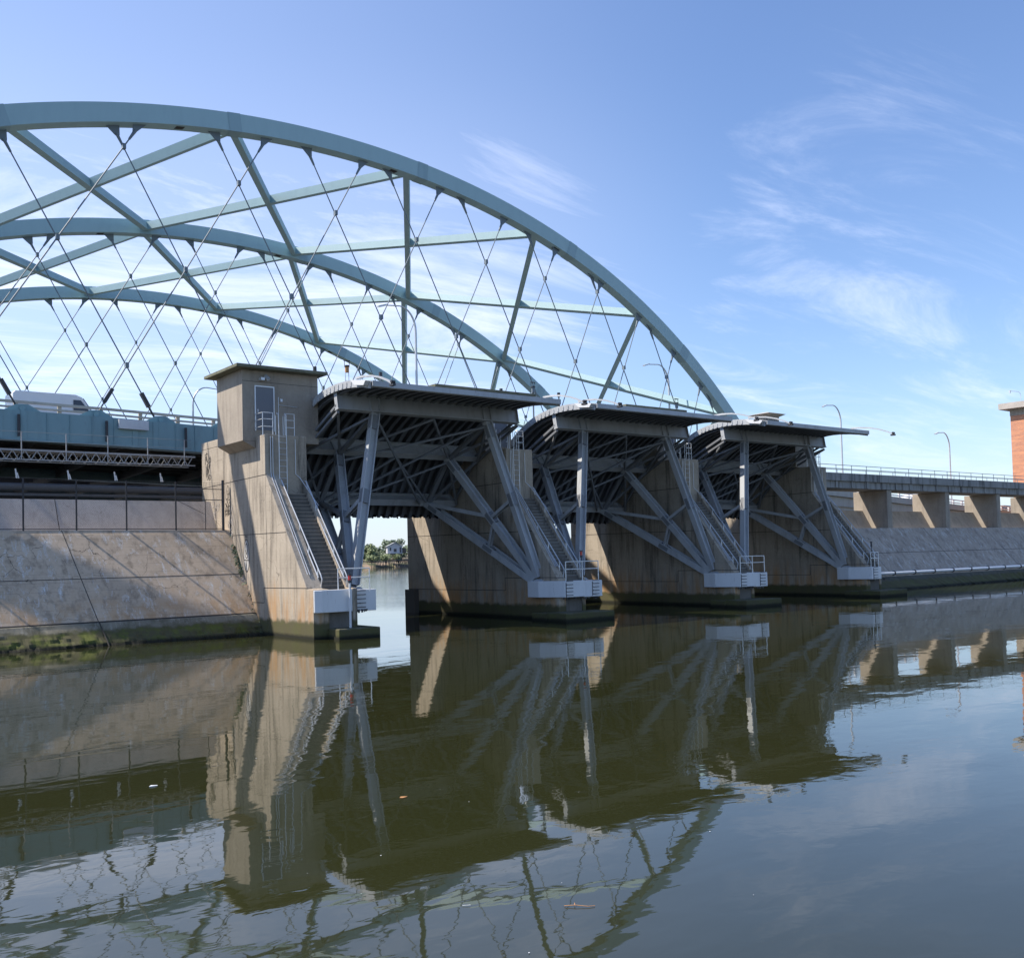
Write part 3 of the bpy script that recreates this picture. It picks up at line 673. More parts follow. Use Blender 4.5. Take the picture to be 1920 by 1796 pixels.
# ------------------------------------------------------------------ right flood wall + road bridge
rw = thing('flood_wall', (105, 52, 0), 'sloping grey concrete flood wall in shade at the right, with buttresses on top', 'flood wall', 'sloping flood walls either side of the gates')
XA2, XB2 = 70.55, 158.
MB().prism([(ys(1.06), 1.06), (TYp, TZp-.04), (56.2, TZp-.05), (56.2, 1.06)], 'X', XA2, XB2).build('slope_slab', M['slope_r'], rw)
o = MB()
o.bar((XA2, ys(3.15), 3.15), (XB2, ys(3.15), 3.15), (0, 1, -.8), .02, .03)
for i in range(7): x = 80.+i*12.; o.bar((x, TYp, TZp-.04), (x+.9, ys(1.1), 1.1), (0, 1, -.8), .02, .03)
o.build('joint', M['joint'], rw)
o = MB(); rows = []; xs = [XA2+i*.25 for i in range(int((XB2-XA2)/.25)+1)]
for (y_, z_, a_) in ((ys(1.06)+.1, 1.055, 0), (ys(1.06)-.25, 1.03, .06), (ys(.7)-.5, .7, .2), (ys(.4)-.9, .35, .35), (ys(.1)-1.35, .03, .5), (ys(0)-1.6, -.5, .4)):
    rows.append([(x, y_+fb(x*.6, z_, a_*1.5)+(x-79)*.055*(1.05-max(z_, 0))*.9*min(1, max(0, (x-74)/5)), z_+fb(x*.6+30, z_, a_*.5)) for x in xs])
o.strip(rows); o.build('mossy_toe', M['toe_r'], rw)
MB().prism([(54.08, TZp-.06), (55.06, 7.22), (55.5, 7.22), (55.5, TZp-.06)], 'X', XA2, XB2).build('crest_wall', M['pier_up'], rw)
for i in range(8):
    x = 75.3+i*10.57
    MB().box(x, x+.80, 52.42, 56.0, TZp-.06, 9.04).build('buttress', M['pier_up'], rw, bevel=.02)
rb = thing('road_bridge', (110, 54, 9), 'concrete road bridge with dark drip stains on top of the right flood wall buttresses', 'bridge')
MB().box(69.5, XB2, 52.28, 55.44, 9.06, 9.68).build('beam', M['beam'], rb)
MB().box(69.5, XB2, 52.05, 55.5, 9.683, 10.40).build('parapet', M['beam'], rb, bevel=.03)
for i in range(36):
    x = 70.3+i*2.42
    if i % 1 == 0: MB().box(x-.14, x+.14, 52.18, 52.277, 9.10, 9.68).build('drip_rib', M['beam'], rb)
o = MB(); o2 = MB()
for y_, oo, n in ((52.2, o, 1), (55.3, o2, 1)):
    for z_ in (11.12, 10.78): oo.tube([(70.2, y_, z_), (XB2, y_, z_)], .028, 6)
    for i in range(37): oo.tube([(70.4+i*2.38, y_, 10.38), (70.4+i*2.38, y_, 11.12)], .028, 6)
o.build('railing', M['cable'], rb); o2.build('railing', M['cable'], rb)

# pipe along the foot of the right wall
pp = thing('drain_pipe', (110, 48, 1.4), 'long white pipe with dark collars along the foot of the right flood wall', 'pipe')
yp, zp = ys(1.3)-.25, 1.36
o = MB().tube([(70.6, yp+.1, zp), (XB2, yp+.1, zp)], .15, 14); o.build('pipe', M['pipe'], pp, smooth=True)
for i in range(26):
    x = 74.3+i*3.35; MB().tube([(x-.07, yp+.1, zp), (x+.07, yp+.1, zp)], .205, 14).tube([(x, yp+.1, zp), (x, yp+.16, zp-.5)], .03, 5).build('collar', M['dark'], pp)

# brick pump house
bh = thing('brick_building', (132, 60, 5), 'orange brick building with a flat grey roof at the right edge', 'building')
MB().box(128, 150, 55.62, 60.5, 4, 19.9).build('wall', M['brick'], bh)
MB().box(127.96, 150.04, 55.58, 60.54, 19.903, 20.75).build('frieze', M['pier_up'], bh)
MB().box(127.0, 151, 54.9, 61.5, 20.753, 21.5).build('roof', M['wall'], bh)
for z0_, z1_ in ((9.6, 13.3),):
    wn = MB().box(127.93, 127.985, 57.0, 58.9, z0_, z1_).build('window', M['louver'], bh)
    o = MB()
    for a in ((58.9, 59.0), (56.9, 57.0), (57.9, 57.97)): o.box(127.88, 127.99, a[0], a[1], z0_-.1, z1_+.1)
    o.box(127.885, 127.988, 56.95, 58.95, z1_, z1_+.1); o.box(127.885, 127.988, 56.95, 58.95, z0_-.1, z0_); o.build('frame', M['pipe'], wn)
sc_ = thing('security_camera', (128.2, 58.6, 21.5), 'small camera hanging from a bent pole on the brick building roof', 'camera')
MB().tube([(128.2, 59.2, 21.5), (128.2, 59.2, 22.5), (128.1, 59.25, 22.75), (127.8, 59.35, 22.85), (126.8, 59.75, 22.9)], .03, 6).build('pole', M['lamp'], sc_)
MB().tube([(126.7, 59.8, 22.95), (126.7, 59.8, 22.6)], .13, 10, .05).build('camera_body', M['sidewhite'], sc_)

# ------------------------------------------------------------------ network arch bridge
CX, CYb, BB, ZT, CUR, SP, Q4, SK = 35.958, 63.530, 0.0540, 33.688, 24.128, 24.30, 11.082, -0.1269
U = Vector((cos(BB), sin(BB), 0)); V = Vector((-sin(BB+SK), cos(BB+SK), 0)); O = Vector((CX, CYb, 0))
def bz(s): t_ = s/60; return ZT-CUR*t_*t_-Q4*t_**4
def bd(s): t_ = s/60; return (-2*CUR*t_-4*Q4*t_**3)/60
KS = 23.6/24.3; EYE = Vector((0, 0, CAM_H))       # real size of the bridge
def BP(s, v, z): return EYE+(O+U*s+V*v+Vector((0, 0, z))-EYE)*KS
def zd(s): return 12.66-.020*(s+18) if s > -18 else 12.66+.008*(-18-s)
br_ = thing('arch_bridge', BP(0, 22, 0)[:], 'pale teal network arch highway bridge with three ribs behind the gates', 'bridge')
SR = [-60+i*.85 for i in range(139)]; DEP, WID, TOPO, BOT = 1.2, 1.0, .765, .435
for k in range(3):
    v0 = SP*k; A = []; 
    for s in SR:
        d_ = bd(s); n_ = sqrt(1+d_*d_); nu, nz = -d_/n_, 1/n_
        A.append([BP(s+nu*e, v0+f*WID, bz(s)+nz*e) for e, f in ((TOPO, 0), (TOPO, 1), (-BOT, 1), (-BOT, 0), (TOPO, 0))])
    o = MB().strip(A); o.add(A[0][:4], [(0, 1, 2, 3)]); o.add(A[-1][:4], [(3, 2, 1, 0)])
    rb_ = o.build('arch_rib', M['arch'], br_)
    for s in (-38, -24, -9.5, 6, 22, 37, 48):
        A = []
        for s2 in (s-.45, s+.45):
            d_ = bd(s2); n_ = sqrt(1+d_*d_); nu, nz = -d_/n_, 1/n_
            A.append([BP(s2+nu*e, v0+f*WID, bz(s2)+nz*e) + (U*nu+Vector((0, 0, nz)))*(.02 if e > 0 else -.02) + V*(f-.5)*.04 for e, f in ((TOPO, 0), (TOPO, 1), (-BOT, 1), (-BOT, 0), (TOPO, 0))])
        MB().strip(A).build('splice_plate', M['splice'], rb_)
    for s in (-13.3, 3.5, 20.5): 
        d_ = bd(s); n_ = sqrt(1+d_*d_); c_ = BP(s+d_/n_*BOT, v0+WID/2, bz(s)-BOT/n_); t_ = (U+Vector((0, 0, d_))).normalized()
        MB().bar(c_-t_*.28, c_+t_*.28, V, .45, .03).build('hatch', M['joint'], rb_)
ND_ = [-52.0, -38.0, -23.6, -9.4, 5.0, 18.4, 31.5, 43.8, 53.]
for k in (0, 1):
    for i in range(len(ND_)-1):
        for (a, b2) in ((i, i+1), (i+1, i)):
            p_ = BP(ND_[a], SP*k+WID, bz(ND_[a])); q_ = BP(ND_[b2], SP*(k+1), bz(ND_[b2]))
            up = Vector((0, 0, 1))+U*(-bd((ND_[a]+ND_[b2])/2))
            lift = 0.
            o = MB().bar(p_, q_, up, .66, .45, oa=.16)
            # haunched ends
            o.build('wind_brace', M['arch'], br_)
HD = [[-50, -43.6, -37.2, -30.7, -24.14, -17.6, -10.88, -3.91, 3.02, 10.11, 17.32, 24.96, 32.75, 41.54], [-51.5, -45, -38.6, -32.1, -25.6, -19.14, -12.57, -5.35, 1.72, 9.05, 16.68, 24.7, 32.7, 41.], [-46, -39.6, -33.2, -26.8, -20.2, -13.63, -6.74, .45, 8.08, 16.46, 24.6, 32.8, 41]]
HL = [[-46, -41.5, -34, -25, -15.94, -7.09, .8, 7.98, 14.59, 20.52, 26.11, 31.19, 36.09, 40.13, 45.2], [-43.5, -35, -26.2, -17.22, -8.41, -.34, 7.08, 13.86, 20.21, 26.03, 31.4, 36.5, 41.2], [-45, -36, -27, -18.2, -9.73, -1.71, 5.8, 12.82, 19.47, 25.6, 31.2, 36.3, 41]]
anchors = [[], [], []]
for k in range(3):
    v0 = SP*k; cabs = {1: [], -1: []}
    for sg, LS, in ((1, HD[k]), (-1, HL[k])):
        for s in LS:
            d_ = bd(s); n_ = sqrt(1+d_*d_); top = Vector((s+d_/n_*BOT, bz(s)-BOT/n_))
            if top.y < zd(s)+1.5: continue
            ratio = (.563-.0016*(s+24)) if sg > 0 else (.622-.0035*(s+16)) if s > -16 else .622-.004*(-16-s)
            if sg < 0: ratio = max(.25, ratio*.98)
            s1 = s; 
            for it in range(3): s1 = s+sg*ratio*(top.y-zd(s1))
            anchors[k].append((s1, sg, (top-Vector((s1, zd(s1)))).normalized()))
            dirv = Vector((s1, zd(s1)))-top; L_ = dirv.length; dirv /= L_
            vo = v0+WID/2+.10*sg
            e = .85
            a0 = BP(top.x+dirv.x*e, vo, top.y+dirv.y*e); b0 = BP(s1-dirv.x*1.3, vo, zd(s1)-dirv.y*1.3)
            # bearing plate and socket under the rib
            cb = MB().tube([a0, b0], .043, 6).build('hanger_cable', M['cable'], br_)
            tg = (U+Vector((0, 0, d_))).normalized(); nn = V.cross(tg).normalized()
            c0 = BP(top.x, vo, top.y); dd = U*dirv.x+Vector((0, 0, dirv.y))
            o = MB(); o.add([c0-tg*.42+V*.03, c0+tg*.42+V*.03, c0+dd*.62+tg*.13+V*.03, c0+dd*.62-tg*.13+V*.03, c0-tg*.42-V*.03, c0+tg*.42-V*.03, c0+dd*.62+tg*.13-V*.03, c0+dd*.62-tg*.13-V*.03],
                           [(0, 1, 2, 3), (7, 6, 5, 4), (0, 4, 5, 1), (1, 5, 6, 2), (2, 6, 7, 3), (3, 7, 4, 0)])
            o.tube([c0+dd*.5, c0+dd*1.25], .11, 8, .07); o.build('socket', M['cable'], cb)
            if k < 2:
                e2 = BP(s1, vo, zd(s1)); o = MB()
                for q in (-.1, .1): o.tube([e2-dd*.25+V*q, e2-dd*1.6+V*q], .035, 6)
                o.bar(e2-dd*1.15, e2-dd*2.1, V, .34, .20); o.build('turnbuckle', M['dark'], cb)
            cabs[sg].append((top, Vector((s1, zd(s1)))))
    # clamps where the hangers cross
    for a1, b1 in cabs[1]:
        for a2, b2 in cabs[-1]:
            r_ = b1-a1; q_ = b2-a2; den_ = r_.x*q_.y-r_.y*q_.x
            if abs(den_) < 1e-6: continue
            t1 = ((a2.x-a1.x)*q_.y-(a2.y-a1.y)*q_.x)/den_; t2 = ((a2.x-a1.x)*r_.y-(a2.y-a1.y)*r_.x)/den_
            if .03 < t1 < .95 and .03 < t2 < .95 and k < 3:
                c_ = a1+r_*t1; c3 = BP(c_.x, v0+WID/2, c_.y)
                if -30 < c_.x < 50: MB().box(c3.x-.10, c3.x+.10, c3.y-.14, c3.y+.14, c3.z-.16, c3.z+.16).build('clamp', M['cable'], br_)
# tie girders, deck, floor beams
SD = [-75, -60, -45, -30, -18, -5, 5, 15, 25, 35, 46]
for k in range(3):
    o = MB()
    for a, b2 in zip(SD, SD[1:]):
        
        v0 = SP*k; w_ = .9
        vs = [BP(s, v0+f*w_/2, zd(s)+e) for s in (a, b2) for e, f in ((-1.65, -1), (0, -1), (0, 1), (-1.65, 1))]
        o.add(vs, [(0, 1, 5, 4), (1, 2, 6, 5), (2, 3, 7, 6), (3, 0, 4, 7)])
        vs = [BP(s, v0+f*(w_/2+.09), zd(s)+e) for s in (a, b2) for e, f in ((-1.72, -1), (-1.655, -1), (-1.655, 1), (-1.72, 1))]
        o.add(vs, [(0, 1, 5, 4), (1, 2, 6, 5), (2, 3, 7, 6), (3, 0, 4, 7)])
    if k == 0:
        s = -28.
        while s < 45: o.bar(BP(s, -.47, zd(s)-1.64), BP(s, -.47, zd(s)-.01), V, .06, .03 if int(s*2) % 3 else .30); s += 1.27
    o.build('tie_girder', M['teal'], br_)
    for (s1, sg, dv) in anchors[k]:
        if k < 2 and -34 < s1 < 44:
            o = MB(); zt2 = zd(s1)-.02; e = sg*-1
            P4 = [(s1-1.3*-e*-1, zt2), (s1+.25, zt2+.0), (s1, zt2+.34)]
            pts = [(s1-1.1, zt2), (s1-.35, zt2+.42), (s1+.3, zt2+.46), (s1+1.1, zt2)]
            vs = [BP(a, SP*k+f*.12, z_) for f in (-1, 1) for a, z_ in pts]
            o.add(vs, [(0, 1, 2, 3), (7, 6, 5, 4), (0, 4, 5, 1), (1, 5, 6, 2), (2, 6, 7, 3), (3, 7, 4, 0)])
            c_ = BP(s1, SP*k, zt2+.2); o.tube([c_-V*.2, c_+V*.2], .16, 12); o.build('anchor_plate', M['teal'], br_)
o = MB()
for s in [-72+5.*i for i in range(24)]:
    for vv in (.5,):
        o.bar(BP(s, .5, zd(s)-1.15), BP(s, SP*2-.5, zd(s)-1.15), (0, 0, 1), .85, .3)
o.build('floor_beam', M['under'], br_)
o = MB()
for v_ in [2+2.6*i for i in range(16)]:
    for a, b2 in zip(SD, SD[1:]):
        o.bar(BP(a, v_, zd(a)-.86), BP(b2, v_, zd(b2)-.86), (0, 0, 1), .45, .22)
o.build('stringer', M['under'], br_)
o = MB()
for a, b2 in zip(SD, SD[1:]):
    vs = [BP(s, v_, zd(s)+e) for s in (a, b2) for e, v_ in ((-.62, .48), (-.40, .48), (-.40, SP*2-.48), (-.62, SP*2-.48))]
    o.add(vs, [(0, 1, 5, 4), (1, 2, 6, 5), (2, 3, 7, 6), (3, 0, 4, 7)])
o.build('deck', M['asphalt'], br_)
for v_ in (1.6, SP*2-1.6):
    o = MB()
    for e, h_ in ((.15, .10), (.48, .10), (.80, .15)):
        for a, b2 in zip(SD, SD[1:]):
            o.bar(BP(a, v_, zd(a)+e), BP(b2, v_, zd(b2)+e), (0, 0, 1), h_, .14)
    s = -50.
    while s < 46: o.bar(BP(s, v_+.12, zd(s)-.42), BP(s, v_+.12, zd(s)+.80), V, .16, .22); s += 2.45
    o.build('guard_rail', M['wall'], br_)
MB().box(-90, 22, 88, 90, -1, 9.9).build('added_dark_backdrop', M['under'], br_)  # added dark wall, closes the bright sky gap under the bridge
# cabinet on the girder and drain downspouts
MB().bar(BP(-17.6, -.62, zd(-17)-.35), BP(-15.8, -.62, zd(-15.8)-.35), V, .22, .55).build('cabinet', M['rail'], br_)
for s in (-28.2, -23.2, -18.3, -13.4): MB().bar(BP(s, -.60, zd(s)-1.5), BP(s, -.60, zd(s)-.25), V, .10, .14).build('downspout', M['dark'], br_)
for s in (-57.5, 57.5):
    for k in range(3):
        c_ = BP(s, SP*k, 0); MB().prism([(c_.x-1.6, c_.y-1.6), (c_.x+1.6, c_.y-1.6), (c_.x+1.6, c_.y+1.6), (c_.x-1.6, c_.y+1.6)], 'Z', -1.5, 4.2 if s > 0 else 4.2).build('thrust_block', M['pier_up'], br_)

# approach viaduct seen through the openings on the right
av = thing('approach_viaduct', (110, 66, 8), 'grey green steel girder viaduct seen through the openings between the buttresses', 'bridge')
YA = 66.
def za_(x): return 10.3-.052*(x-96.6)
o = MB()
for a, b2 in ((70, 90), (90, 110), (110, 130), (130, 170)):
    for z0_, z1_, y_ in ((-2.9, -.75, 0), (-.72, 0, -.35)):
        vs = [(x, YA+y_+f, za_(x)+e) for x in (a, b2) for e, f in ((z0_, 0), (z1_, 0), (z1_, .5), (z0_, .5))]; o.add(vs, [(0, 1, 5, 4), (1, 2, 6, 5), (2, 3, 7, 6), (3, 0, 4, 7)])
    o.bar((a, YA-.1, za_(a)-1.8), (b2, YA-.1, za_(b2)-1.8), (0, 1, 0), .2, .05)
o.build('girder', paint('grey_green_girder', (.33, .37, .36), .6, .3), av)
o = MB()
for a, b2 in ((70, 110), (110, 170)):
    vs = [(x, y_, za_(x)+e) for x in (a, b2) for e, y_ in ((-.5, YA+.2), (-.05, YA+.2), (-.05, 90), (-.5, 90))]; o.add(vs, [(0, 1, 5, 4), (1, 2, 6, 5), (2, 3, 7, 6), (3, 0, 4, 7)])
o.build('deck', M['asphalt'], av)
for y_ in (YA, 89.5):
    o = MB(); x = 71.
    for e in (.25, .6): o.bar((70, y_, za_(70)+e), (170, y_, za_(170)+e), (0, 0, 1), .13, .12)
    while x < 168: o.bar((x, y_+.1, za_(x)), (x, y_+.1, za_(x)+.65), (0, 1, 0), .2, .22); x += 2.1
    o.build('guard_rail', M['pipe'], av)
for x in (88, 118, 148): MB().box(x-.8, x+.8, 67, 88, -1.5, za_(x)-2.92).build('column', M['wall'], av)

# ------------------------------------------------------------------ vehicles
def car(name, loc, ang, label, body_mat, L=4.5, van=False, cat='car'):
    t_ = thing(name, loc, label, cat); t_.rotation_euler = (0, 0, 0)
    ca, sa = cos(ang), sin(ang); lx, ly, lz = loc
    def W(x, y, z): return (lx+x*ca-y*sa, ly+x*sa+y*ca, lz+z)
    if van: pr_ = [(-L/2, .45), (-L/2, 2.25), (-L/2+.15, 2.42), (L/2-1.75, 2.45), (L/2-1.35, 2.30), (L/2-.75, 1.45), (L/2-.05, 1.15), (L/2, .45)]
    else: pr_ = [(-L/2, .40), (-L/2, .85), (-L/2+.35, .98), (-L/2+.95, 1.42), (L/2-1.9, 1.46), (L/2-1.05, .98), (L/2-.1, .80), (L/2, .40)]
    n = len(pr_); hw = .95 if van else .88; vs = []
    for y in (-hw, hw):
        for x, z in pr_: vs.append(W(x, y*(1 if z < 1.2 else .9), z))
    o = MB().add(vs, [tuple(range(n))[::-1], tuple(range(n, 2*n))]+[(i, (i+1) % n, n+(i+1) % n, n+i) for i in range(n)]); o.build('body', body_mat, t_, bevel=.06)
    i0 = 4 if van else 4; (xa, za2), (xb, zb2) = pr_[i0], pr_[i0+1]
    o = MB(); e = .02
    o.add([W(xa+.08+e, -hw*.80, za2-.06+e), W(xb-.04+e, -hw*.86, zb2+.06+e), W(xb-.04+e, hw*.86, zb2+.06+e), W(xa+.08+e, hw*.80, za2-.06+e)], [(0, 1, 2, 3)])
    for sg in (-1, 1):
        yy = sg*(hw*.955)
        if van: o.add([W(L/2-1.9, yy, 1.45), W(L/2-.95, yy*1.0, 1.45), W(L/2-1.45, yy*.97, 2.1), W(L/2-1.9, yy*.97, 2.1)], [(0, 1, 2, 3)])
        else: o.add([W(-L/2+.7, sg*hw*1.0, .99), W(L/2-1.2, sg*hw*1.0, .99), W(L/2-1.85, sg*hw*.93, 1.38), W(-L/2+1.05, sg*hw*.93, 1.38)], [(0, 1, 2, 3)])
    o.build('window', M['louver'], t_)
    for x in (-L/2+.85, L/2-.9):
        for sg in (-1, 1): MB().tube([W(x, sg*(hw-.2), .34), W(x, sg*(hw+.02), .34)], .34, 16).build('wheel', M['rubber'], t_)
    for sg in (-1, 1): MB().bar(W(L/2-.02, sg*hw*.6, .72), W(L/2+.02, sg*hw*.9, .72), (0, 0, 1), .14, .06).build('headlight', M['pipe'], t_)
    return t_
vp = BP(-20.1, 6.0, zd(-20)-.40); car('delivery_van', vp[:], BB, 'white delivery van driving right behind the teal girder at the left', M['sidewhite'], 5.4, True, 'van')
car('parked_car', (144., 70., za_(144)-.05), pi, 'dark car on the viaduct seen through the last opening on the right', M['louver'], cat='car')
car('parked_car', (121., 70., za_(121)-.05), 0, 'white car on the viaduct seen through the third opening from the right', M['sidewhite'], cat='car')

# ------------------------------------------------------------------ street lamps
def lamp(x, y, z0, z1, sg, label, mat='lamp'):
    t_ = thing('street_lamp', (x, y, z0), label, 'street lamp', 'curved street lamps along the highway')
    pts = [(x, y, z0), (x, y, z1-2.0)]
    for i in range(1, 9):
        a = pi/2*i/8; pts.append((x+sg*1.5*(1-cos(a)), y, z1-2.0+1.9*sin(a)))
    pts.append((x+sg*2.9, y, z1-.22))
    MB().tube(pts, .11, 8, .05).build('pole', M[mat], t_)
    xe = x+sg*2.8
    MB().bar((xe, y, z1-.18), (xe+sg*.75, y, z1-.42), (0, 1, 0), .30, .13).build('lamp_head', M[mat], t_)
lamp(44.9, 70, 10.0, 24.7, -1, 'curved street lamp rising through the arches left of centre')
lamp(75.4, 70, 9.5, 22.85, -1, 'curved street lamp under the right leg of the front arch')
lamp(105.3, 70, 8.5, 20.9, -1, 'curved street lamp just right of the farthest gate')
lamp(130.4, 70, 7.4, 19.05, -1, 'rightmost curved street lamp, beside the brick building')
lamp(37.0, 100, 11.0, 22.0, 1, 'curved street lamp partly hidden by the left machine house')

# overhead wire on the left
wl = MB().tube([(BP(-40, 60, 17.2))]+[BP(-40+i*12, 60, 17.2-.9*i/6-.4*sin(pi*i/6)) for i in range(1, 7)], .05, 5)
tag(wl.build('overhead_wire', M['cable']), 'thin overhead wire sagging behind the cables at the left', 'wire')

# ------------------------------------------------------------------ far shore: house, wharf, trees
fy = 415.
wh = thing('timber_wharf', (255, fy, 0), 'old timber wharf on pilings across the river, seen below the nearest gate', 'wharf')
MB().box(238, 251, fy, fy+6, 3.15, 3.45).build('deck', M['wood'], wh)
MB().box(251.2, 275, fy-2, fy+6, 3.3, 3.8).build('deck', M['dark'], wh)
rg = random.Random(2)
for i in range(42):
    x = 238.3+i*.85+rg.uniform(-.15, .15); MB().tube([(x, fy-.5+rg.uniform(-.8, .3)-(1.5 if x > 251 else 0), -.6), (x+rg.uniform(-.1, .1), fy, 3.2)], .16+.06*rg.random(), 6).build('piling', M['wood'], wh)
o = MB()
for i in range(14): o.tube([(251.5+i*1.7, fy-1.9, 3.8), (251.5+i*1.7, fy-1.9, 4.9)], .05, 4)
o.tube([(251.5, fy-1.9, 4.9), (275, fy-1.9, 4.9)], .05, 4); o.build('railing', M['wood'], wh)
hx, hy, hb = 256.5, fy+8, 7.0
hs = thing('waterfront_house', (hx, hy, 3), 'small grey gabled house on the far shore under the nearest gate', 'house')
ax = Vector((cos(-.45), sin(-.45), 0)); ay = Vector((-ax.y, ax.x, 0)); HC = Vector((hx, hy, 0))
def HP(a, b2, z): return HC+ax*a+ay*b2+Vector((0, 0, z))
def hprism(o, poly, b0, b1):
    n = len(poly); vs = [HP(a, b_, z) for b_ in (b0, b1) for a, z in poly]
    return o.add(vs, [tuple(range(n))[::-1], tuple(range(n, 2*n))]+[(i, (i+1) % n, n+(i+1) % n, n+i) for i in range(n)])
hprism(MB(), [(-3.6, hb), (-3.6, 10.3), (0, 12.0), (3.6, 10.3), (3.6, hb)], 0, 9).build('wall', M['sidinggrey'], hs)
o = MB(); hprism(o, [(-4.1, 10.15), (0, 12.1), (0, 12.35), (-4.3, 10.25)], -.5, 9.5); hprism(o, [(0, 12.1), (4.1, 10.15), (4.3, 10.25), (0, 12.35)], -.5, 9.5); o.build('roof', M['roofgrey'], hs)
for a0_, a1_, z0_, z1_ in ((-2.6, -1.8, 8.2, 9.8), (2.3, 3.2, 7.2, 9.9), (-.6, .8, 7.6, 9.2)):
    hprism(MB(), [(a0_, z0_), (a0_, z1_), (a1_, z1_), (a1_, z0_)], -.05, -.005).build('window', M['louver'], hs)
hprism(MB(), [(-4.6, 6.7), (-4.6, 6.95), (3.8, 6.95), (3.8, 6.7)], -1.5, 9).build('balcony', M['roofgrey'], hs)
hprism(MB(), [(-.5, 3.0), (-.5, 6.65), (3.5, 6.65), (3.5, 3.0)], .5, 8).build('basement_wall', M['wood'], hs)
hprism(MB(), [(3.62, 7.0), (3.62, 9.6), (5.6, 9.2), (5.6, 7.0)], 1, 8).build('side_wing', M['wood'], hs)
um = thing('parasol', (268.5, fy, 3.8), 'white open parasol on the dark wharf deck', 'parasol')
MB().tube([(268.5, fy, 3.8), (268.5, fy, 6.2)], .05, 5).build('pole', M['wood'], um)
MB().tube([(268.5, fy, 5.8), (268.5, fy, 6.5)], 1.4, 10, .05).build('canopy', M['pipe'], um)

def crown_mesh(n, R, H, seed, leaf=.5):
    rg = random.Random(seed); o = MB(); cl = [(rg.uniform(-.6, .6)*R, rg.uniform(-.6, .6)*R, H*(.35+.55*rg.random()), rg.uniform(.35, .6)*R) for _ in range(9)]
    for i in range(n):
        cx_, cy_, cz_, cr = cl[rg.randrange(9)]; d_ = Vector((rg.gauss(0, 1), rg.gauss(0, 1), rg.gauss(0, 1))).normalized()*cr*rg.random()**.35
        p_ = Vector((cx_+d_.x, cy_+d_.y, max(.3, cz_+d_.z*.8))); a = Vector((rg.gauss(0, 1), rg.gauss(0, 1), rg.gauss(0, 1))).normalized()*leaf; b_ = a.orthogonal().normalized()*leaf*.6
        o.add([p_-a, p_+b_, p_+a, p_-b_], [(0, 1, 2, 3)])
    return o
def tree(x, y, z, H, R, mat, seed, label, n=1300):
    t_ = thing('tree', (x, y, z), label, 'tree', 'trees on the far shore')
    o = crown_mesh(n, R, H, seed, leaf=.12*R); o.v = [(v[0]+x, v[1]+y, v[2]+z) for v in o.v]; o.build('crown', mat, t_)
    MB().tube([(x, y, z-.3), (x+.1, y, z+H*.4), (x-.1, y+.1, z+H*.7)], .28, 6, .1).build('trunk', M['wood'], t_)
tree(245.5, fy+12, 3, 8.2, 4.6, M['leaf1'], 11, 'bright green rounded tree left of the grey gabled house across the river')
tree(238, fy+22, 3.2, 8, 4.6, M['leaf1'], 12, 'bright green tree on the far shore, just seen past the pale gate arm')
tree(255, fy+30, 3.5, 8.6, 4.4, M['leaf2'], 13, 'darker tree between the bright tree and the gabled house')
tree(269, fy+28, 3.5, 10.4, 5.0, M['leaf2'], 14, 'tall dark tree rising behind the gabled house roof')
tree(277, fy+22, 3.5, 9.6, 4.6, M['leaf2'], 15, 'dark tree right of the gabled house beside the pier edge')
tree(250, fy+6, 2.5, 3.4, 3.4, M['leaf1'], 16, 'low bright bush on the bank below the gabled house', 700)
tree(242, fy+6, 2.5, 3.0, 3.4, M['leaf1'], 17, 'low green bush behind the left end of the wharf', 700)
tree(257, fy+5.5, 2.5, 3.6, 3.0, M['leaf1'], 18, 'low bright bush under the front of the gabled house', 700)
o = MB(); rg = random.Random(33)
for i in range(170):
    x = 285+i*3.6+rg.uniform(-2, 2); y = 440+rg.uniform(0, 60); Hh = rg.uniform(6, 13); c_ = crown_mesh(130, 4.5, Hh, i, .9)
    o.add([(v[0]+x, v[1]+y, v[2]+3.2) for v in c_.v], c_.f)
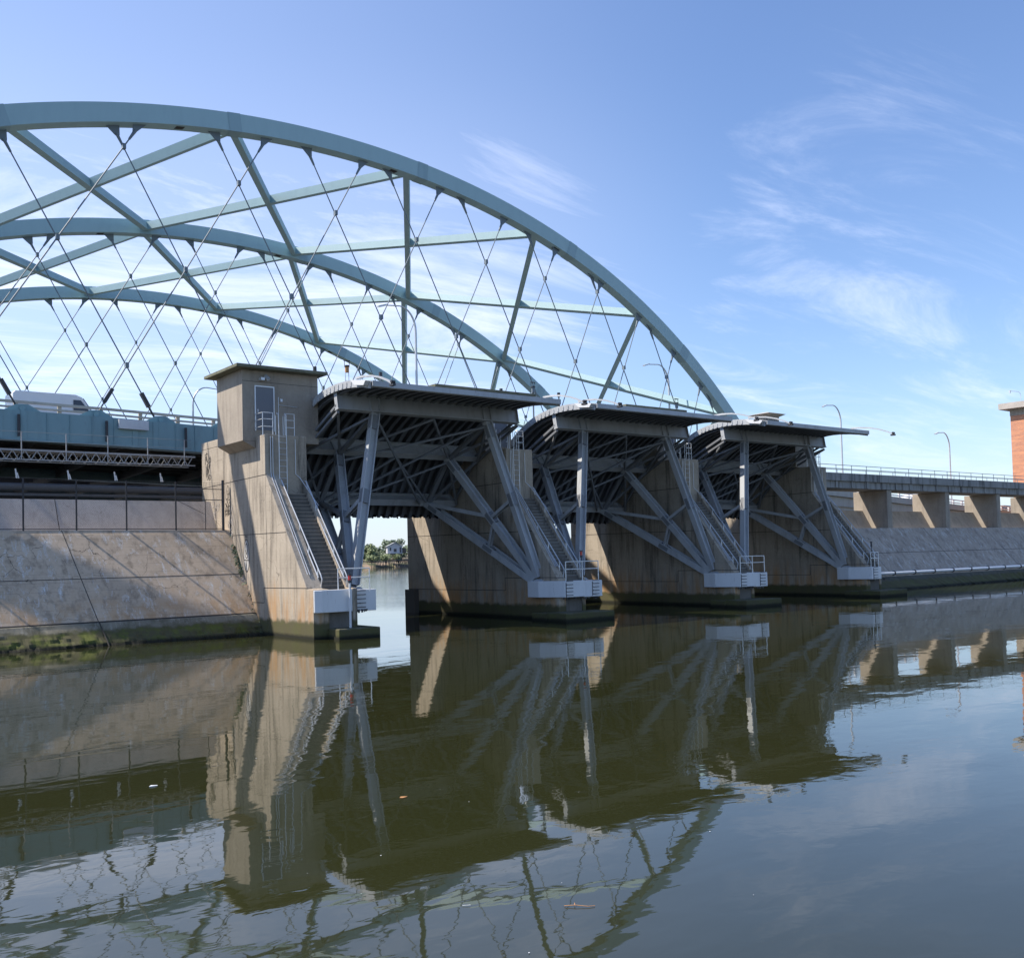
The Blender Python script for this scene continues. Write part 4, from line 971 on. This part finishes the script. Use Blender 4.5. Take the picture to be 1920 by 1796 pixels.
for i in range(110):
    x = 190+i*1.1+rg.uniform(-2, 2); y = 445+rg.uniform(0, 70); Hh = rg.uniform(5, 8.5); c_ = crown_mesh(110, 4.5, Hh, 300+i, .9)
    o.add([(v[0]+x, v[1]+y, v[2]+3.2) for v in c_.v], c_.f)
tag(o.build('woodland', M['leaf2']), 'low green woodland along the far bank', 'woodland', kind='stuff')

# ------------------------------------------------------------------ flotsam
def flot(name, x, y, pts, mat, label, cat, group=None):
    z = .012; n = len(pts); o = MB().add([(x+a, y+b_, z+.006*math.sin(i*2)) for i, (a, b_) in enumerate(pts)]+[(x+a, y+b_, z-.008) for a, b_ in pts], [tuple(range(n)), tuple(range(n, 2*n))[::-1]]+[(i, (i+1) % n, n+(i+1) % n, n+i) for i in range(n)])
    return tag(o.build(name, mat), label, cat, group)
flot('leaf', 8.07, 13.21, [(-.07, 0), (-.03, .035), (.03, .03), (.075, .005), (.03, -.035), (-.03, -.03)], M['leafdry'], 'single orange brown leaf floating near the middle of the water', 'leaf')
flot('paper_scrap', 5.46, 16.79, [(-.07, 0), (-.02, .05), (.08, .03), (.06, -.02), (-.02, -.03)], M['pipe'], 'white scrap floating on the water at the left', 'scrap')
o = MB().tube([(6.78, 7.98, .01), (6.86, 7.9, .02), (6.95, 7.80, .012), (7.02, 7.77, .01)], .0035, 5).tube([(6.86, 7.9, .02), (6.9, 7.95, .02)], .004, 4); tag(o.build('twig', M['leafdry']), 'thin pale forked twig floating at the bottom middle of the water', 'twig')
o = MB().tube([(6.0, 8.70, .01), (6.07, 8.65, .012)], .0025, 5); tag(o.build('twig', M['pipe']), 'tiny straight pale twig floating left of the forked twig', 'twig')
rg = random.Random(9); 
o = MB()
for i in range(60):
    x = rg.uniform(3, 30); y = x*rg.uniform(.8, 2.4); y = min(y, 38); s_ = rg.uniform(.005, .012)
    o.add([(x-s_, y, .008), (x, y+s_, .01), (x+s_, y, .008), (x, y-s_, .01)], [(0, 1, 2, 3)])
tag(o.build('floating_specks', M['pipe']), 'tiny pale specks drifting scattered on the dark water', 'debris', kind='stuff')
